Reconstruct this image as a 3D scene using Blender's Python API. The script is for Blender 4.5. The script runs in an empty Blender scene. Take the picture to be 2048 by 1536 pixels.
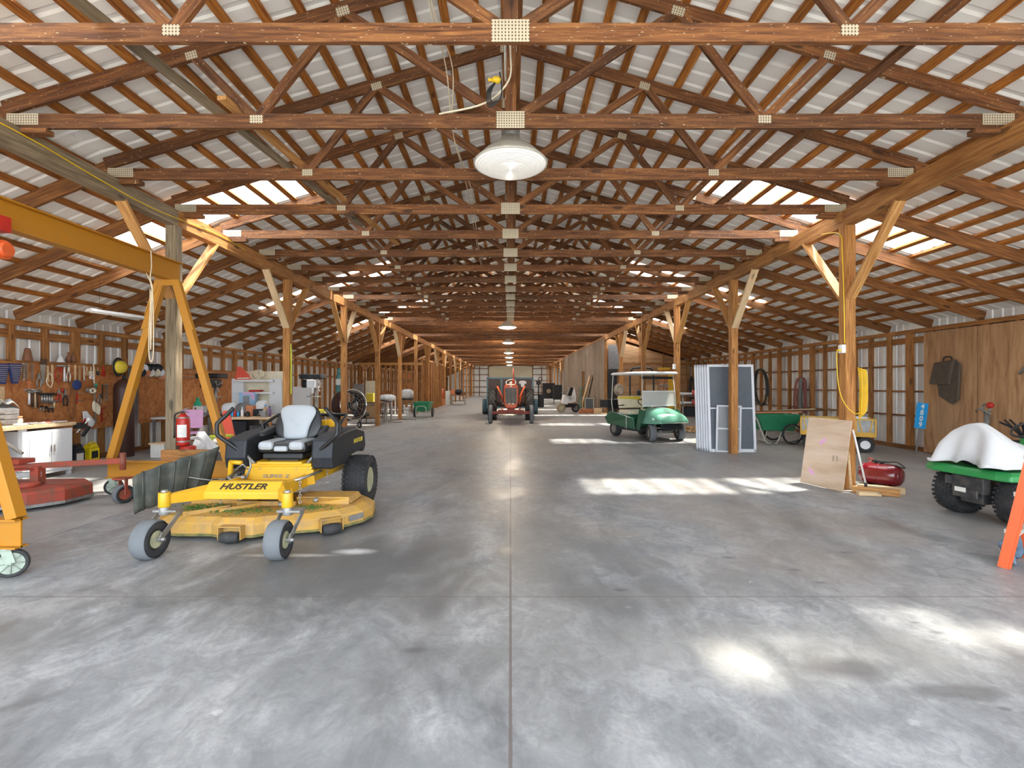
import bpy, math, random
from mathutils import Vector, Matrix, Euler
random.seed(7)
S = bpy.context.scene
COL = S.collection
PI = math.pi
# ---------------------------------------------------------------- camera (2048x1536 frame, vanishing point at 1021,770)
F = 988.0; CX = 1021.0; CY = 770.0; EYE = 1.5
cd = bpy.data.cameras.new('camera'); cam = bpy.data.objects.new('camera', cd); COL.objects.link(cam)
cam.location = (0, 0, EYE); cam.rotation_euler = (PI/2, 0, 0)
cd.sensor_width = 36; cd.lens = F*36/2048; cd.shift_x = 3/2048; cd.shift_y = 2/2048; cd.clip_end = 500; cd.clip_start = .05
S.camera = cam
def at(x, y, Y): return Vector(((x-CX)*Y/F, Y, EYE-(y-CY)*Y/F))        # a pixel seen at depth Y
def atX(x, y, X): return at(x, y, X*F/(x-CX))                             # a pixel seen on a wall X = const
def fl(x, y): Y = EYE*F/(y-CY); return Vector(((x-CX)*Y/F, Y, 0))         # a pixel on the floor
# ---------------------------------------------------------------- light
S.view_settings.view_transform = 'Standard'; S.view_settings.look = 'None'
S.view_settings.gamma = 1; S.view_settings.use_curve_mapping = False
S.view_settings.exposure = 1.62
wd = bpy.data.worlds.new('sky'); S.world = wd; wd.use_nodes = True
bg = wd.node_tree.nodes['Background']; bg.inputs[0].default_value = (.78, .89, 1.0, 1); bg.inputs[1].default_value = 2.6
sd = bpy.data.lights.new('sun', 'SUN'); sun = bpy.data.objects.new('sun', sd); COL.objects.link(sun)
sd.energy = 10.0; sd.angle = math.radians(3.2); sd.color = (1, .95, .86)
sun.rotation_euler = Vector((-.42, -.13, -1)).to_track_quat('-Z', 'Y').to_euler(); sun.location = (20, 6, 40)
S.cycles.diffuse_bounces = 6; S.cycles.max_bounces = 12; S.cycles.transparent_max_bounces = 12
S.cycles.sample_clamp_indirect = 6
# ---------------------------------------------------------------- materials
M = {}
def newmat(name):
    m = bpy.data.materials.new(name); m.use_nodes = True; nt = m.node_tree
    b = nt.nodes['Principled BSDF']; M[name] = m
    return m, nt, b
def L(nt, a, b): nt.links.new(a, b)
def ramp(nt, fac, stops):
    r = nt.nodes.new('ShaderNodeValToRGB'); el = r.color_ramp.elements
    while len(el) < len(stops): el.new(.5)
    for e, (p, c) in zip(el, stops): e.position = p; e.color = (*c, 1) if len(c) == 3 else c
    L(nt, fac, r.inputs[0]); return r.outputs[0]
def noise(nt, vec, scale, detail=4, rough=.55, dist=0):
    n = nt.nodes.new('ShaderNodeTexNoise'); n.inputs['Scale'].default_value = scale
    n.inputs['Detail'].default_value = detail; n.inputs['Roughness'].default_value = rough; n.inputs['Distortion'].default_value = dist
    L(nt, vec, n.inputs['Vector']); return n.outputs['Fac']
def mapping(nt, vec, scale=(1,1,1), loc=(0,0,0)):
    n = nt.nodes.new('ShaderNodeMapping'); n.inputs['Scale'].default_value = scale; n.inputs['Location'].default_value = loc
    L(nt, vec, n.inputs[0]); return n.outputs[0]
def mixc(nt, fac, a, b, mode='MIX'):
    n = nt.nodes.new('ShaderNodeMix'); n.data_type = 'RGBA'; n.blend_type = mode
    for v, s in ((fac, n.inputs[0]), (a, n.inputs[6]), (b, n.inputs[7])):
        if hasattr(v, 'is_linked'): L(nt, v, s)
        elif isinstance(v, (int, float)): s.default_value = v
        else: s.default_value = (*v, 1)
    return n.outputs[2]
def mth(nt, op, a, b=0.0, c=None):
    n = nt.nodes.new('ShaderNodeMath'); n.operation = op
    for v, s in ((a, n.inputs[0]), (b, n.inputs[1]), (c, n.inputs[2])):
        if v is None: continue
        if hasattr(v, 'is_linked'): L(nt, v, s)
        else: s.default_value = v
    return n.outputs[0]
def bump(nt, b, h, strength=.3, dist=.01):
    n = nt.nodes.new('ShaderNodeBump'); n.inputs['Strength'].default_value = strength; n.inputs['Distance'].default_value = dist
    L(nt, h, n.inputs['Height']); L(nt, n.outputs[0], b.inputs['Normal'])
def objvec(nt):
    tc = nt.nodes.new('ShaderNodeTexCoord'); oi = nt.nodes.new('ShaderNodeObjectInfo')
    v = nt.nodes.new('ShaderNodeVectorMath'); v.operation = 'MULTIPLY_ADD'
    cb = nt.nodes.new('ShaderNodeCombineXYZ')
    for i, k in enumerate((41.0, 23.0, 67.0)): L(nt, mth(nt, 'MULTIPLY', oi.outputs['Random'], k), cb.inputs[i])
    v.inputs[1].default_value = (1, 1, 1); L(nt, tc.outputs['Object'], v.inputs[0]); L(nt, cb.outputs[0], v.inputs[2])
    return v.outputs[0], oi.outputs['Random'], tc.outputs['Object']
def wood(name, dark, mid, light, var=.35, rough=.75, grain=(1.1, 16, 16), specks=0.0, knots=True):
    m, nt, b = newmat(name); v, rnd, o = objvec(nt)
    g = noise(nt, mapping(nt, v, grain), 2.2, 5, .6, .6)
    c = ramp(nt, g, [(.3, dark), (.5, mid), (.72, light)])
    big = noise(nt, mapping(nt, v, (.5, 2, 2)), 1.3, 3)
    c = mixc(nt, mth(nt, 'MULTIPLY', ramp(nt, big, [(.45, (0,0,0)), (.75, (1,1,1))]), .55), c, dark)
    k = mth(nt, 'MULTIPLY_ADD', rnd, var, 1-var*.55)
    c = mixc(nt, 1.0, c, k, 'MULTIPLY')
    if knots:
        vo = nt.nodes.new('ShaderNodeTexVoronoi'); vo.inputs['Scale'].default_value = 1.0
        L(nt, mapping(nt, v, (1.7, 5, 5)), vo.inputs['Vector'])
        kk = ramp(nt, vo.outputs['Distance'], [(.10, (1,1,1)), (.17, (0,0,0))])
        c = mixc(nt, mth(nt, 'MULTIPLY', kk, .75), c, tuple(x*.35 for x in dark))
    if specks:
        s = noise(nt, mapping(nt, v, (14, 60, 14)), 1.6, 2)
        s2 = ramp(nt, s, [(.685, (0,0,0)), (.72, (1,1,1))])
        c = mixc(nt, mth(nt, 'MULTIPLY', s2, specks), c, (.75, .62, .42))
    L(nt, c, b.inputs['Base Color']); b.inputs['Roughness'].default_value = rough
    bump(nt, b, g, .25, .004)
    return m
wood('truss_wood', (.062, .020, .006), (.17, .062, .017), (.33, .14, .04), .5, specks=.7)
wood('purlin_wood', (.15, .042, .006), (.38, .13, .018), (.58, .245, .045), .45)
wood('post_wood', (.19, .07, .016), (.40, .17, .042), (.58, .29, .09), .3)
wood('rafter_wood', (.09, .03, .008), (.22, .083, .021), (.38, .165, .045), .4)
wood('stud_wood', (.15, .055, .013), (.34, .14, .036), (.50, .245, .075), .4)
wood('fresh_wood', (.30, .125, .03), (.50, .24, .07), (.66, .38, .14), .2)
wood('pale_wood', (.50, .33, .17), (.66, .47, .27), (.74, .57, .37), .2)
wood('old_wood', (.10, .075, .045), (.24, .18, .11), (.38, .30, .19), .3)
wood('barn_board', (.10, .07, .05), (.24, .17, .125), (.40, .31, .24), .5, grain=(.7, 10, 10))
wood('plywood', (.27, .13, .055), (.43, .24, .115), (.52, .32, .17), .15, grain=(.6, 5, 5), knots=False)
wood('osb_orange', (.27, .085, .02), (.45, .165, .045), (.58, .26, .09), .15, grain=(1.5, 4, 4), knots=False)
wood('board_face', (.50, .35, .22), (.68, .50, .36), (.76, .62, .50), .1, grain=(.5, 2, 2), knots=False)
def plain(name, col, rough=.5, metal=0.0, wear=.12, wcol=None, scale=9, spec=.5, coat=0):
    m, nt, b = newmat(name); v, rnd, o = objvec(nt)
    n = noise(nt, v, scale, 5, .6)
    w = wcol or tuple(x*.5 for x in col)
    c = mixc(nt, mth(nt, 'MULTIPLY', ramp(nt, n, [(.42, (0,0,0)), (.7, (1,1,1))]), min(1, wear*2.2)), col, w)
    L(nt, c, b.inputs['Base Color']); b.inputs['Roughness'].default_value = rough; b.inputs['Metallic'].default_value = metal
    b.inputs['Specular IOR Level'].default_value = spec; b.inputs['Coat Weight'].default_value = coat
    return m
PL = dict(
 roof_metal=((.92,.905,.86), .5, 0, .05, (.74,.72,.66), 3), wall_metal=((.80,.80,.78), .4, .1, .15, (.5,.48,.44), 3),
 yellow=((.66,.36,.010), .42, 0, .12, (.50,.26,.03)), crane_yellow=((.44,.18,.005), .5, 0, .16, (.42,.20,.03)), deck_yellow=((.56,.31,.055), .6, 0, .6, (.40,.25,.11)),
 black=((.012,.012,.013), .5), rubber=((.022,.022,.024), .75, 0, .25, (.065,.06,.055)), tread_grey=((.15,.16,.17), .9, 0, .2, (.13,.13,.13)),
 dark_plastic=((.018,.020,.025), .5, 0, .2, (.04,.04,.04), 9, .3), chute_rubber=((.045,.05,.042), .65, 0, .25, (.13,.12,.09)),
 seat_grey=((.36,.38,.40), .5, 0, .08), seat_black=((.016,.016,.018), .45), steel=((.55,.54,.51), .35, .8, .2), dull_steel=((.34,.33,.31), .5, .6, .35),
 galv=((.62,.60,.52), .5, .35, .2), chrome=((.8,.8,.8), .18, 1, .02), cream=((.78,.70,.52), .6), rim_cream=((.50,.48,.30), .55, .1, .3),
 white=((.82,.82,.81), .4, 0, .06), cloth_white=((.70,.70,.70), .9, 0, .06, (.62,.62,.62)), white_paint=((.68,.69,.72), .35, 0, .05), cab_white=((.66,.67,.69), .35, .0, .1, (.55,.55,.56)),
 red=((.48,.022,.012), .42, 0, .15), rust_red=((.36,.055,.028), .6, 0, .7, (.15,.075,.045)), tank_red=((.15,.005,.010), .25, 0, .08, None, 9, .5, .5), orange=((.72,.10,.02), .45, 0, .06), tractor_orange=((.74,.11,.02), .4, 0, .15, (.35,.08,.03)),
 safety_red=((.72,.09,.05), .5, 0, .05), green=((.03,.28,.07), .4, 0, .1), cart_green=((.012,.11,.055), .2, 0, .05, None, 9, .6, .6), hood_green_sky_lit=((.14,.36,.26), .16, 0, .05, None, 9, .7, .8), barrow_green=((.02,.20,.09), .45, 0, .1),
 lime=((.62,.70,.06), .5), blue=((.015,.33,.70), .45, 0, .05), navy=((.02,.04,.16), .7), teal=((.10,.26,.25), .45), blue_steel=((.10,.18,.22), .5, .3, .3), denim=((.10,.15,.21), .9, 0, .5, (.22,.27,.33)),
 brown_dark=((.055,.02,.014), .5), brown=((.22,.09,.04), .6), bag=((.075,.055,.04), .75, 0, .3, (.12,.09,.06)), hose_green=((.12,.22,.16), .6), hose_tan=((.40,.30,.20), .6), hose_dark=((.045,.05,.045), .55), hose_red=((.22,.06,.05), .6), hose_grey=((.16,.17,.16), .6),
 cord_yellow=((.90,.58,.02), .45), rope=((.70,.58,.40), .8), caster_green=((.36,.42,.34), .6, 0, .4, (.22,.24,.19)), clay=((.60,.22,.10), .8), grass=((.05,.15,.02), .9, 0, .5, (.10,.20,.04)), deck_grime=((.24,.19,.06), .9, 0, .5, (.07,.10,.04)), concrete_dust=((.62,.61,.58), .95),
 pink=((.80,.42,.66), .6), magenta=((.62,.03,.20), .5), paper=((.80,.78,.72), .8), cardboard=((.48,.30,.15), .8), jug_yellow=((.88,.70,.01), .35), plastic_wrap=((.62,.63,.62), .25, 0, .3, (.35,.36,.36)), grey=((.30,.31,.32), .5), box_grey=((.21,.20,.20), .55, 0, .3), green_plastic=((.02,.42,.22), .4),
 ceramic=((.75,.76,.78), .3), sky_label=((.35,.55,.75), .5), purple=((.22,.12,.30), .7), cap_gold=((.8,.62,.05), .6), engine=((.05,.05,.055), .5, .3, .4, (.14,.12,.1)), dark_wood=((.09,.045,.025), .6), limbs=((.16,.10,.06), .9), dapple_flake=((.10,.12,.03), .9))
for k, a in PL.items(): plain(k, *a)
# perforated truss plate
m, nt, b = newmat('nail_plate'); v, rnd, o = objvec(nt)
sx = nt.nodes.new('ShaderNodeSeparateXYZ'); L(nt, o, sx.inputs[0])
fx = mth(nt, 'ABSOLUTE', mth(nt, 'SUBTRACT', mth(nt, 'FRACT', mth(nt, 'MULTIPLY', sx.outputs[0], 40.0)), .5))
fz = mth(nt, 'ABSOLUTE', mth(nt, 'SUBTRACT', mth(nt, 'FRACT', mth(nt, 'MULTIPLY', sx.outputs[2], 40.0)), .5))
d = mth(nt, 'SQRT', mth(nt, 'ADD', mth(nt, 'MULTIPLY', fx, fx), mth(nt, 'MULTIPLY', mth(nt,'MULTIPLY',fz,fz), .6)))
hole = ramp(nt, d, [(.20, (1,1,1)), (.27, (0,0,0))])
c = mixc(nt, noise(nt, v, 12), (.62, .54, .38), (.50, .45, .34)); c = mixc(nt, hole, c, (.12, .07, .04))
L(nt, c, b.inputs['Base Color']); b.inputs['Roughness'].default_value = .55; b.inputs['Metallic'].default_value = .2
bump(nt, b, hole, -.6, .004)
# window screen mesh cloth
m, nt, b = newmat('screen_mesh'); v, rnd, o = objvec(nt)
L(nt, mixc(nt, noise(nt, v, 2.5), (.06,.07,.085), (.13,.145,.165)), b.inputs['Base Color']); b.inputs['Roughness'].default_value = .5
m, nt, b = newmat('screen_light'); v, rnd, o = objvec(nt)
L(nt, mixc(nt, noise(nt, v, 2.5), (.20,.21,.22), (.30,.31,.32)), b.inputs['Base Color']); b.inputs['Roughness'].default_value = .5
# translucent roof light
m, nt, b = newmat('skylight'); tr = nt.nodes.new('ShaderNodeBsdfTransparent'); tl = nt.nodes.new('ShaderNodeBsdfTranslucent'); mx = nt.nodes.new('ShaderNodeMixShader')
tr.inputs[0].default_value = (.92, .92, .90, 1); tl.inputs[0].default_value = (.9, .9, .9, 1); mx.inputs[0].default_value = .45
L(nt, tr.outputs[0], mx.inputs[1]); L(nt, tl.outputs[0], mx.inputs[2]); L(nt, mx.outputs[0], nt.nodes['Material Output'].inputs[0])
# clear plastic (windshield, bottles)
m, nt, b = newmat('clear_plastic'); tr = nt.nodes.new('ShaderNodeBsdfTransparent'); gl = nt.nodes.new('ShaderNodeBsdfPrincipled'); mx = nt.nodes.new('ShaderNodeMixShader')
gl.inputs['Base Color'].default_value = (.72, .71, .68, 1); gl.inputs['Roughness'].default_value = .12; mx.inputs[0].default_value = .62
L(nt, tr.outputs[0], mx.inputs[1]); L(nt, gl.outputs[0], mx.inputs[2]); L(nt, mx.outputs[0], nt.nodes['Material Output'].inputs[0])
# prismatic lamp glass
m, nt, b = newmat('lamp_glass'); b.inputs['Base Color'].default_value = (.85,.83,.80,1); b.inputs['Roughness'].default_value = .15
v, rnd, o = objvec(nt); wv = nt.nodes.new('ShaderNodeTexWave'); wv.wave_type = 'RINGS'; wv.rings_direction = 'Z'; wv.inputs['Scale'].default_value = 14
L(nt, o, wv.inputs['Vector']); bump(nt, b, wv.outputs['Fac'], .5, .01)
b.inputs['Emission Color'].default_value = (1, .95, .85, 1); b.inputs['Emission Strength'].default_value = .12
# concrete floor
m, nt, b = newmat('concrete'); tc = nt.nodes.new('ShaderNodeTexCoord'); o = tc.outputs['Object']
s0 = nt.nodes.new('ShaderNodeSeparateXYZ'); L(nt, o, s0.inputs[0]); o_y = s0.outputs[1]; n1 = noise(nt, o, .55, 6, .62, .4); n2 = noise(nt, mapping(nt, o, (1, .6, 1), (7,3,0)), 1.7, 8, .68, .8); n3 = noise(nt, o, 40, 3, .6)
n4 = noise(nt, mapping(nt, o, (1.2, .35, 1), (31, 5, 2)), .8, 5, .6, .5)
n5 = noise(nt, mapping(nt, o, (1.0, .8, 1), (3, 9, 0)), 6.5, 9, .72, 1.0); n6 = noise(nt, o, 2.3, 9, .75, .4)
c = ramp(nt, n2, [(.28, (.13, .14, .15)), (.44, (.27, .28, .29)), (.58, (.38, .385, .39)), (.76, (.50, .50, .50))])
c = mixc(nt, mth(nt, 'MULTIPLY', ramp(nt, n5, [(.40, (1,1,1)), (.56, (0,0,0))]), .42), c, (.13, .135, .145))
c = mixc(nt, mth(nt, 'MULTIPLY', ramp(nt, n6, [(.54, (0,0,0)), (.70, (1,1,1))]), .55), c, (.56, .57, .575))
c = mixc(nt, mth(nt, 'MULTIPLY', ramp(nt, n1, [(.42, (0,0,0)), (.7, (1,1,1))]), mth(nt, 'MULTIPLY', ramp(nt, mth(nt, 'MULTIPLY', o_y, .1), [(.27, (.25,.25,.25)), (.45, (1,1,1))]), .75)), c, (.33, .275, .22))
c = mixc(nt, mth(nt, 'MULTIPLY', ramp(nt, n4, [(.50, (0,0,0)), (.66, (1,1,1))]), .50), c, (.12, .12, .13))
c = mixc(nt, mth(nt, 'MULTIPLY', ramp(nt, n3, [(.35, (1,1,1)), (.6, (0,0,0))]), .14), c, (.10, .10, .10))
vo = nt.nodes.new('ShaderNodeTexVoronoi'); vo.inputs['Scale'].default_value = 2.6; L(nt, mapping(nt, mixc(nt, .10, o, n3), (1,1,1)), vo.inputs['Vector'])
c = mixc(nt, mth(nt, 'MULTIPLY', ramp(nt, vo.outputs['Distance'], [(.03, (1,1,1)), (.075, (0,0,0))]), .45), c, (.62, .60, .58))
sp = nt.nodes.new('ShaderNodeSeparateXYZ'); L(nt, o, sp.inputs[0]); X_, Y_ = sp.outputs[0], sp.outputs[1]
def blob(cx, cy, rx, ry, soft=.4, wob=.5):
    dx = mth(nt, 'DIVIDE', mth(nt, 'SUBTRACT', X_, cx), rx); dy = mth(nt, 'DIVIDE', mth(nt, 'SUBTRACT', Y_, cy), ry)
    r = mth(nt, 'SQRT', mth(nt, 'ADD', mth(nt, 'MULTIPLY', dx, dx), mth(nt, 'MULTIPLY', dy, dy)))
    r = mth(nt, 'ADD', r, mth(nt, 'MULTIPLY', mth(nt, 'SUBTRACT', n2, .5), wob*3))
    return ramp(nt, r, [(max(0, .8-soft), (1,1,1)), (1.0, (0,0,0))])
def stain(c, cx, cy, rx, ry, col, amt, soft=.4, wob=.5): return mixc(nt, mth(nt, 'MULTIPLY', blob(cx, cy, rx, ry, soft, wob), amt), c, col)
c = mixc(nt, mth(nt, 'MULTIPLY', ramp(nt, Y_, [(.0, (1,1,1)), (1.0, (0,0,0))]), .0), c, (.3,.34,.38))
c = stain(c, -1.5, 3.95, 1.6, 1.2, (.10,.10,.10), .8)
c = stain(c, -3.2, 2.9, .9, .35, (.14,.14,.14), .6)
c = stain(c, .9, 3.5, .9, .3, (.17,.165,.16), .5)
c = stain(c, -.3, 1.9, 1.3, .3, (.17,.175,.18), .5)
c = stain(c, -.55, 5.2, .35, 4.0, (.16,.15,.145), .5, .6)
c = stain(c, .25, 4.6, .5, 2.8, (.17,.165,.16), .45, .6)
c = stain(c, -1.0, 2.6, 1.6, .4, (.15,.15,.15), .45, .6)
c = stain(c, 1.78, 2.62, .34, .14, (.07,.07,.085), .8, .4)
c = stain(c, 2.15, 2.42, .35, .08, (.10,.10,.11), .7, .4)
c = stain(c, -1.95, 4.35, .50, .055, (.55,.53,.48), .7, .4, .35)
c = stain(c, -1.42, 4.45, .22, .09, (.72,.72,.72), .75, .6)
c = stain(c, 1.7, 2.75, 1.6, .5, (.50,.46,.38), .25, .6)
for (px, py, a) in ((1690, 1105, .09), (1455, 1115, .08), (1590, 1140, .07), (1875, 1265, .06), (1240, 1180, .07), (1640, 1165, .06), (2010,1418,.035), (830,1300,.08), (1830,1245,.04)):
    f_ = fl(px, py); c = stain(c, f_.x, f_.y, a, a*.5, (.09,.09,.10), .6, .5, .3)
def joint(v, at_, w): return mth(nt, 'LESS_THAN', mth(nt, 'ABSOLUTE', mth(nt, 'SUBTRACT', mth(nt, 'ADD', v, mth(nt, 'MULTIPLY', mth(nt,'SUBTRACT', n3, .5), .006)), at_)), w)
J = joint(X_, 0.0, .008)
for X0 in (-4.55, 4.62): J = mth(nt, 'MAXIMUM', J, joint(X_, X0, .007))
fy = mth(nt, 'MODULO', mth(nt, 'ADD', Y_, 6*3.66-3.5+1.83), 3.66)
J = mth(nt, 'MAXIMUM', J, joint(fy, 1.83, .005))
c = mixc(nt, mth(nt, 'MULTIPLY', J, .75), c, (.13, .10, .09))
side = mth(nt, 'GREATER_THAN', mth(nt, 'ABSOLUTE', X_), 4.58)
c = mixc(nt, mth(nt, 'MULTIPLY', side, .35), c, (.40, .38, .35))
L(nt, c, b.inputs['Base Color']); L(nt, ramp(nt, n2, [(.3, (.32,)*3), (.7, (.62,)*3)]), b.inputs['Roughness']); b.inputs['Specular IOR Level'].default_value = .45
bump(nt, b, mth(nt, 'ADD', n3, mth(nt, 'MULTIPLY', J, -3.0)), .12, .004)
m, nt, b = newmat('gravel'); v, rnd, o = objvec(nt)
L(nt, ramp(nt, noise(nt, o, 3, 6, .7), [(.35, (.30,.28,.25)), (.65, (.48,.46,.42))]), b.inputs['Base Color']); b.inputs['Roughness'].default_value = .95
# ---------------------------------------------------------------- mesh helpers
class MB:
    def __init__(s): s.v = []; s.f = []; s.s = []; s.mi = []; s.cur = 0
    def add(s, vs, fs, smooth=False):
        k = len(s.v); s.v += [tuple(x) for x in vs]
        for f in fs: s.f.append(tuple(i+k for i in f)); s.s.append(smooth); s.mi.append(s.cur)
        return s
    def box(s, c, size, rot=None, taper=None):
        sx, sy, sz = (x/2 for x in size); R = rot.to_matrix() if isinstance(rot, Euler) else (Euler(rot).to_matrix() if rot else Matrix.Identity(3))
        tx, ty = taper or (1, 1); c = Vector(c); vs = []
        for z in (-1, 1):
            kx, ky = (tx, ty) if z == 1 else (1, 1)
            for x, y in ((-1,-1),(1,-1),(1,1),(-1,1)): vs.append(c + R @ Vector((x*sx*kx, y*sy*ky, z*sz)))
        return s.add(vs, [(3,2,1,0),(4,5,6,7),(0,1,5,4),(1,2,6,5),(2,3,7,6),(3,0,4,7)])
    def bar(s, p0, p1, w, d, up=(0,0,1)):                       # rectangular bar along p0-p1
        p0, p1 = Vector(p0), Vector(p1); x = (p1-p0); ln = x.length; x.normalize(); u = Vector(up)
        if abs(x.dot(u)) > .99: u = Vector((0,1,0))
        y = u.cross(x).normalized(); z = x.cross(y); vs = []
        for p in (p0, p1):
            for a, b_ in ((-1,-1),(1,-1),(1,1),(-1,1)): vs.append(p + y*(a*w/2) + z*(b_*d/2))
        return s.add(vs, [(3,2,1,0),(4,5,6,7),(0,1,5,4),(1,2,6,5),(2,3,7,6),(3,0,4,7)])
    def cyl(s, p0, p1, r0, r1=None, n=14, caps=True, smooth=True):
        if r1 is None: r1 = r0
        return s.lathe([(r0, 0), (r1, (Vector(p1)-Vector(p0)).length)], p0, Vector(p1)-Vector(p0), n, caps, smooth)
    def lathe(s, prof, o, axis=(0,0,1), n=20, caps=True, smooth=True):
        o = Vector(o); z = Vector(axis).normalized(); t = Vector((1,0,0)) if abs(z.x) < .9 else Vector((0,1,0))
        x = z.cross(t).normalized(); y = z.cross(x); vs = []; fs = []
        for r, h in prof:
            for i in range(n): a = 2*PI*i/n; vs.append(o + z*h + x*(r*math.cos(a)) + y*(r*math.sin(a)))
        for j in range(len(prof)-1):
            for i in range(n): a, b_ = j*n+i, j*n+(i+1) % n; fs.append((a, b_, b_+n, a+n))
        s.add(vs, fs, smooth)
        if caps:
            k = len(s.v)-len(vs)
            s.f.append(tuple(k+i for i in reversed(range(n)))); s.s.append(False); s.mi.append(s.cur)
            e = k+(len(prof)-1)*n; s.f.append(tuple(e+i for i in range(n))); s.s.append(False); s.mi.append(s.cur)
        return s
    def tube(s, pts, r, n=7, closed=False, smooth=True, caps=True):
        pts = [Vector(p) for p in pts]; N = len(pts); rr = r if isinstance(r, (list, tuple)) else [r]*N; vs = []; fs = []; pu = None
        for i, p in enumerate(pts):
            a = pts[(i-1) % N] if (closed or i > 0) else p; b_ = pts[(i+1) % N] if (closed or i < N-1) else p
            d = (b_-a); d = d.normalized() if d.length > 1e-9 else Vector((0,0,1))
            if pu is None: pu = d.cross(Vector((0,0,1)) if abs(d.z) < .9 else Vector((1,0,0)))
            u = (pu - d*pu.dot(d)); u = u.normalized() if u.length > 1e-6 else d.orthogonal().normalized(); pu = u; w = d.cross(u)
            for k in range(n): t = 2*PI*k/n; vs.append(p + (u*math.cos(t) + w*math.sin(t))*rr[i])
        M_ = N if closed else N-1
        for i in range(M_):
            for k in range(n): a = i*n+k; b_ = i*n+(k+1) % n; c_ = ((i+1) % N)*n; fs.append((a, b_, c_+(k+1) % n, c_+k))
        if caps and not closed: fs.append(tuple(reversed(range(n)))); fs.append(tuple((N-1)*n+k for k in range(n)))
        return s.add(vs, fs, smooth)
    def torus(s, c, axis, R, r, n=28, m=8, sq=1.0):
        c = Vector(c); z = Vector(axis).normalized(); x = z.orthogonal().normalized(); y = z.cross(x); vs = []; fs = []
        for i in range(n):
            a = 2*PI*i/n; e = x*math.cos(a)+y*math.sin(a)
            for k in range(m): t = 2*PI*k/m; vs.append(c + e*(R+r*math.cos(t)) + z*(r*sq*math.sin(t)))
        for i in range(n):
            for k in range(m): fs.append((i*m+k, ((i+1)%n)*m+k, ((i+1)%n)*m+(k+1)%m, i*m+(k+1)%m))
        return s.add(vs, fs, True)
    def prism(s, outline, ext):                                 # polygon (3D points) extruded by a vector
        o = [Vector(p) for p in outline]; e = Vector(ext); n = len(o)
        return s.add(o+[p+e for p in o], [tuple(reversed(range(n))), tuple(range(n, 2*n))]+[(i, (i+1)%n, n+(i+1)%n, n+i) for i in range(n)])
    def ell(s, c, r, n=16, m=10, rot=None, p=1.0):
        R = Euler(rot).to_matrix() if rot else Matrix.Identity(3); c = Vector(c); vs = []; fs = []
        sg = lambda v: math.copysign(abs(v)**p, v)
        for j in range(m+1):
            ph = -PI/2+PI*j/m
            for i in range(n): a = 2*PI*i/n; vs.append(c+R@Vector((r[0]*sg(math.cos(ph))*sg(math.cos(a)), r[1]*sg(math.cos(ph))*sg(math.sin(a)), r[2]*sg(math.sin(ph)))))
        for j in range(m):
            for i in range(n): fs.append((j*n+i, j*n+(i+1)%n, (j+1)*n+(i+1)%n, (j+1)*n+i))
        return s.add(vs, fs, True)
    def loft(s, rings, closed=True, caps=True, smooth=True):
        n = len(rings[0]); vs = [p for r in rings for p in r]; fs = []
        for j in range(len(rings)-1):
            for i in range(n if closed else n-1): fs.append((j*n+i, j*n+(i+1)%n, (j+1)*n+(i+1)%n, (j+1)*n+i))
        if caps and closed: fs.append(tuple(reversed(range(n)))); fs.append(tuple((len(rings)-1)*n+i for i in range(n)))
        return s.add(vs, fs, smooth)
    def grid(s, fn, nu, nv, smooth=True):
        vs = [fn(i/nu, j/nv) for j in range(nv+1) for i in range(nu+1)]
        return s.add(vs, [(j*(nu+1)+i, j*(nu+1)+i+1, (j+1)*(nu+1)+i+1, (j+1)*(nu+1)+i) for j in range(nv) for i in range(nu)], smooth)
    def build(s, name, mat, parent=None, loc=None, rot=None, bevel=0, solid=0, sub=0):
        me = bpy.data.meshes.new(name); me.from_pydata(s.v, [], s.f); me.polygons.foreach_set('use_smooth', s.s)
        mats = mat if isinstance(mat, (list, tuple)) else [mat]
        for m_ in mats: me.materials.append(M[m_])
        if len(mats) > 1: me.polygons.foreach_set('material_index', s.mi)
        me.update(); o = bpy.data.objects.new(name, me); COL.objects.link(o)
        if loc is not None: o.location = loc
        if rot is not None: o.rotation_euler = rot
        if parent: o.parent = parent
        if solid: md = o.modifiers.new('solid', 'SOLIDIFY'); md.thickness = solid; md.offset = 0
        if bevel: md = o.modifiers.new('bevel', 'BEVEL'); md.width = bevel; md.segments = 2; md.limit_method = 'ANGLE'; md.angle_limit = math.radians(40)
        if sub: md = o.modifiers.new('sub', 'SUBSURF'); md.levels = sub; md.render_levels = sub
        return o
def tag(o, label=None, cat=None, group=None, kind=None):
    for k, v in (('label', label), ('category', cat), ('group', group), ('kind', kind)):
        if v: o[k] = v
    return o
def thing(name, label, cat, loc=(0,0,0), rz=0, group=None, rot=None):
    o = bpy.data.objects.new(name, None); COL.objects.link(o); o.location = loc; o.rotation_euler = rot or (0,0,rz); o.empty_display_size = .1
    return tag(o, label, cat, group)
def copy_tree(o, parent=None):
    c = o.copy(); COL.objects.link(c); c.parent = parent
    for ch in list(o.children): copy_tree(ch, c)
    return c
_bc = {}
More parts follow.
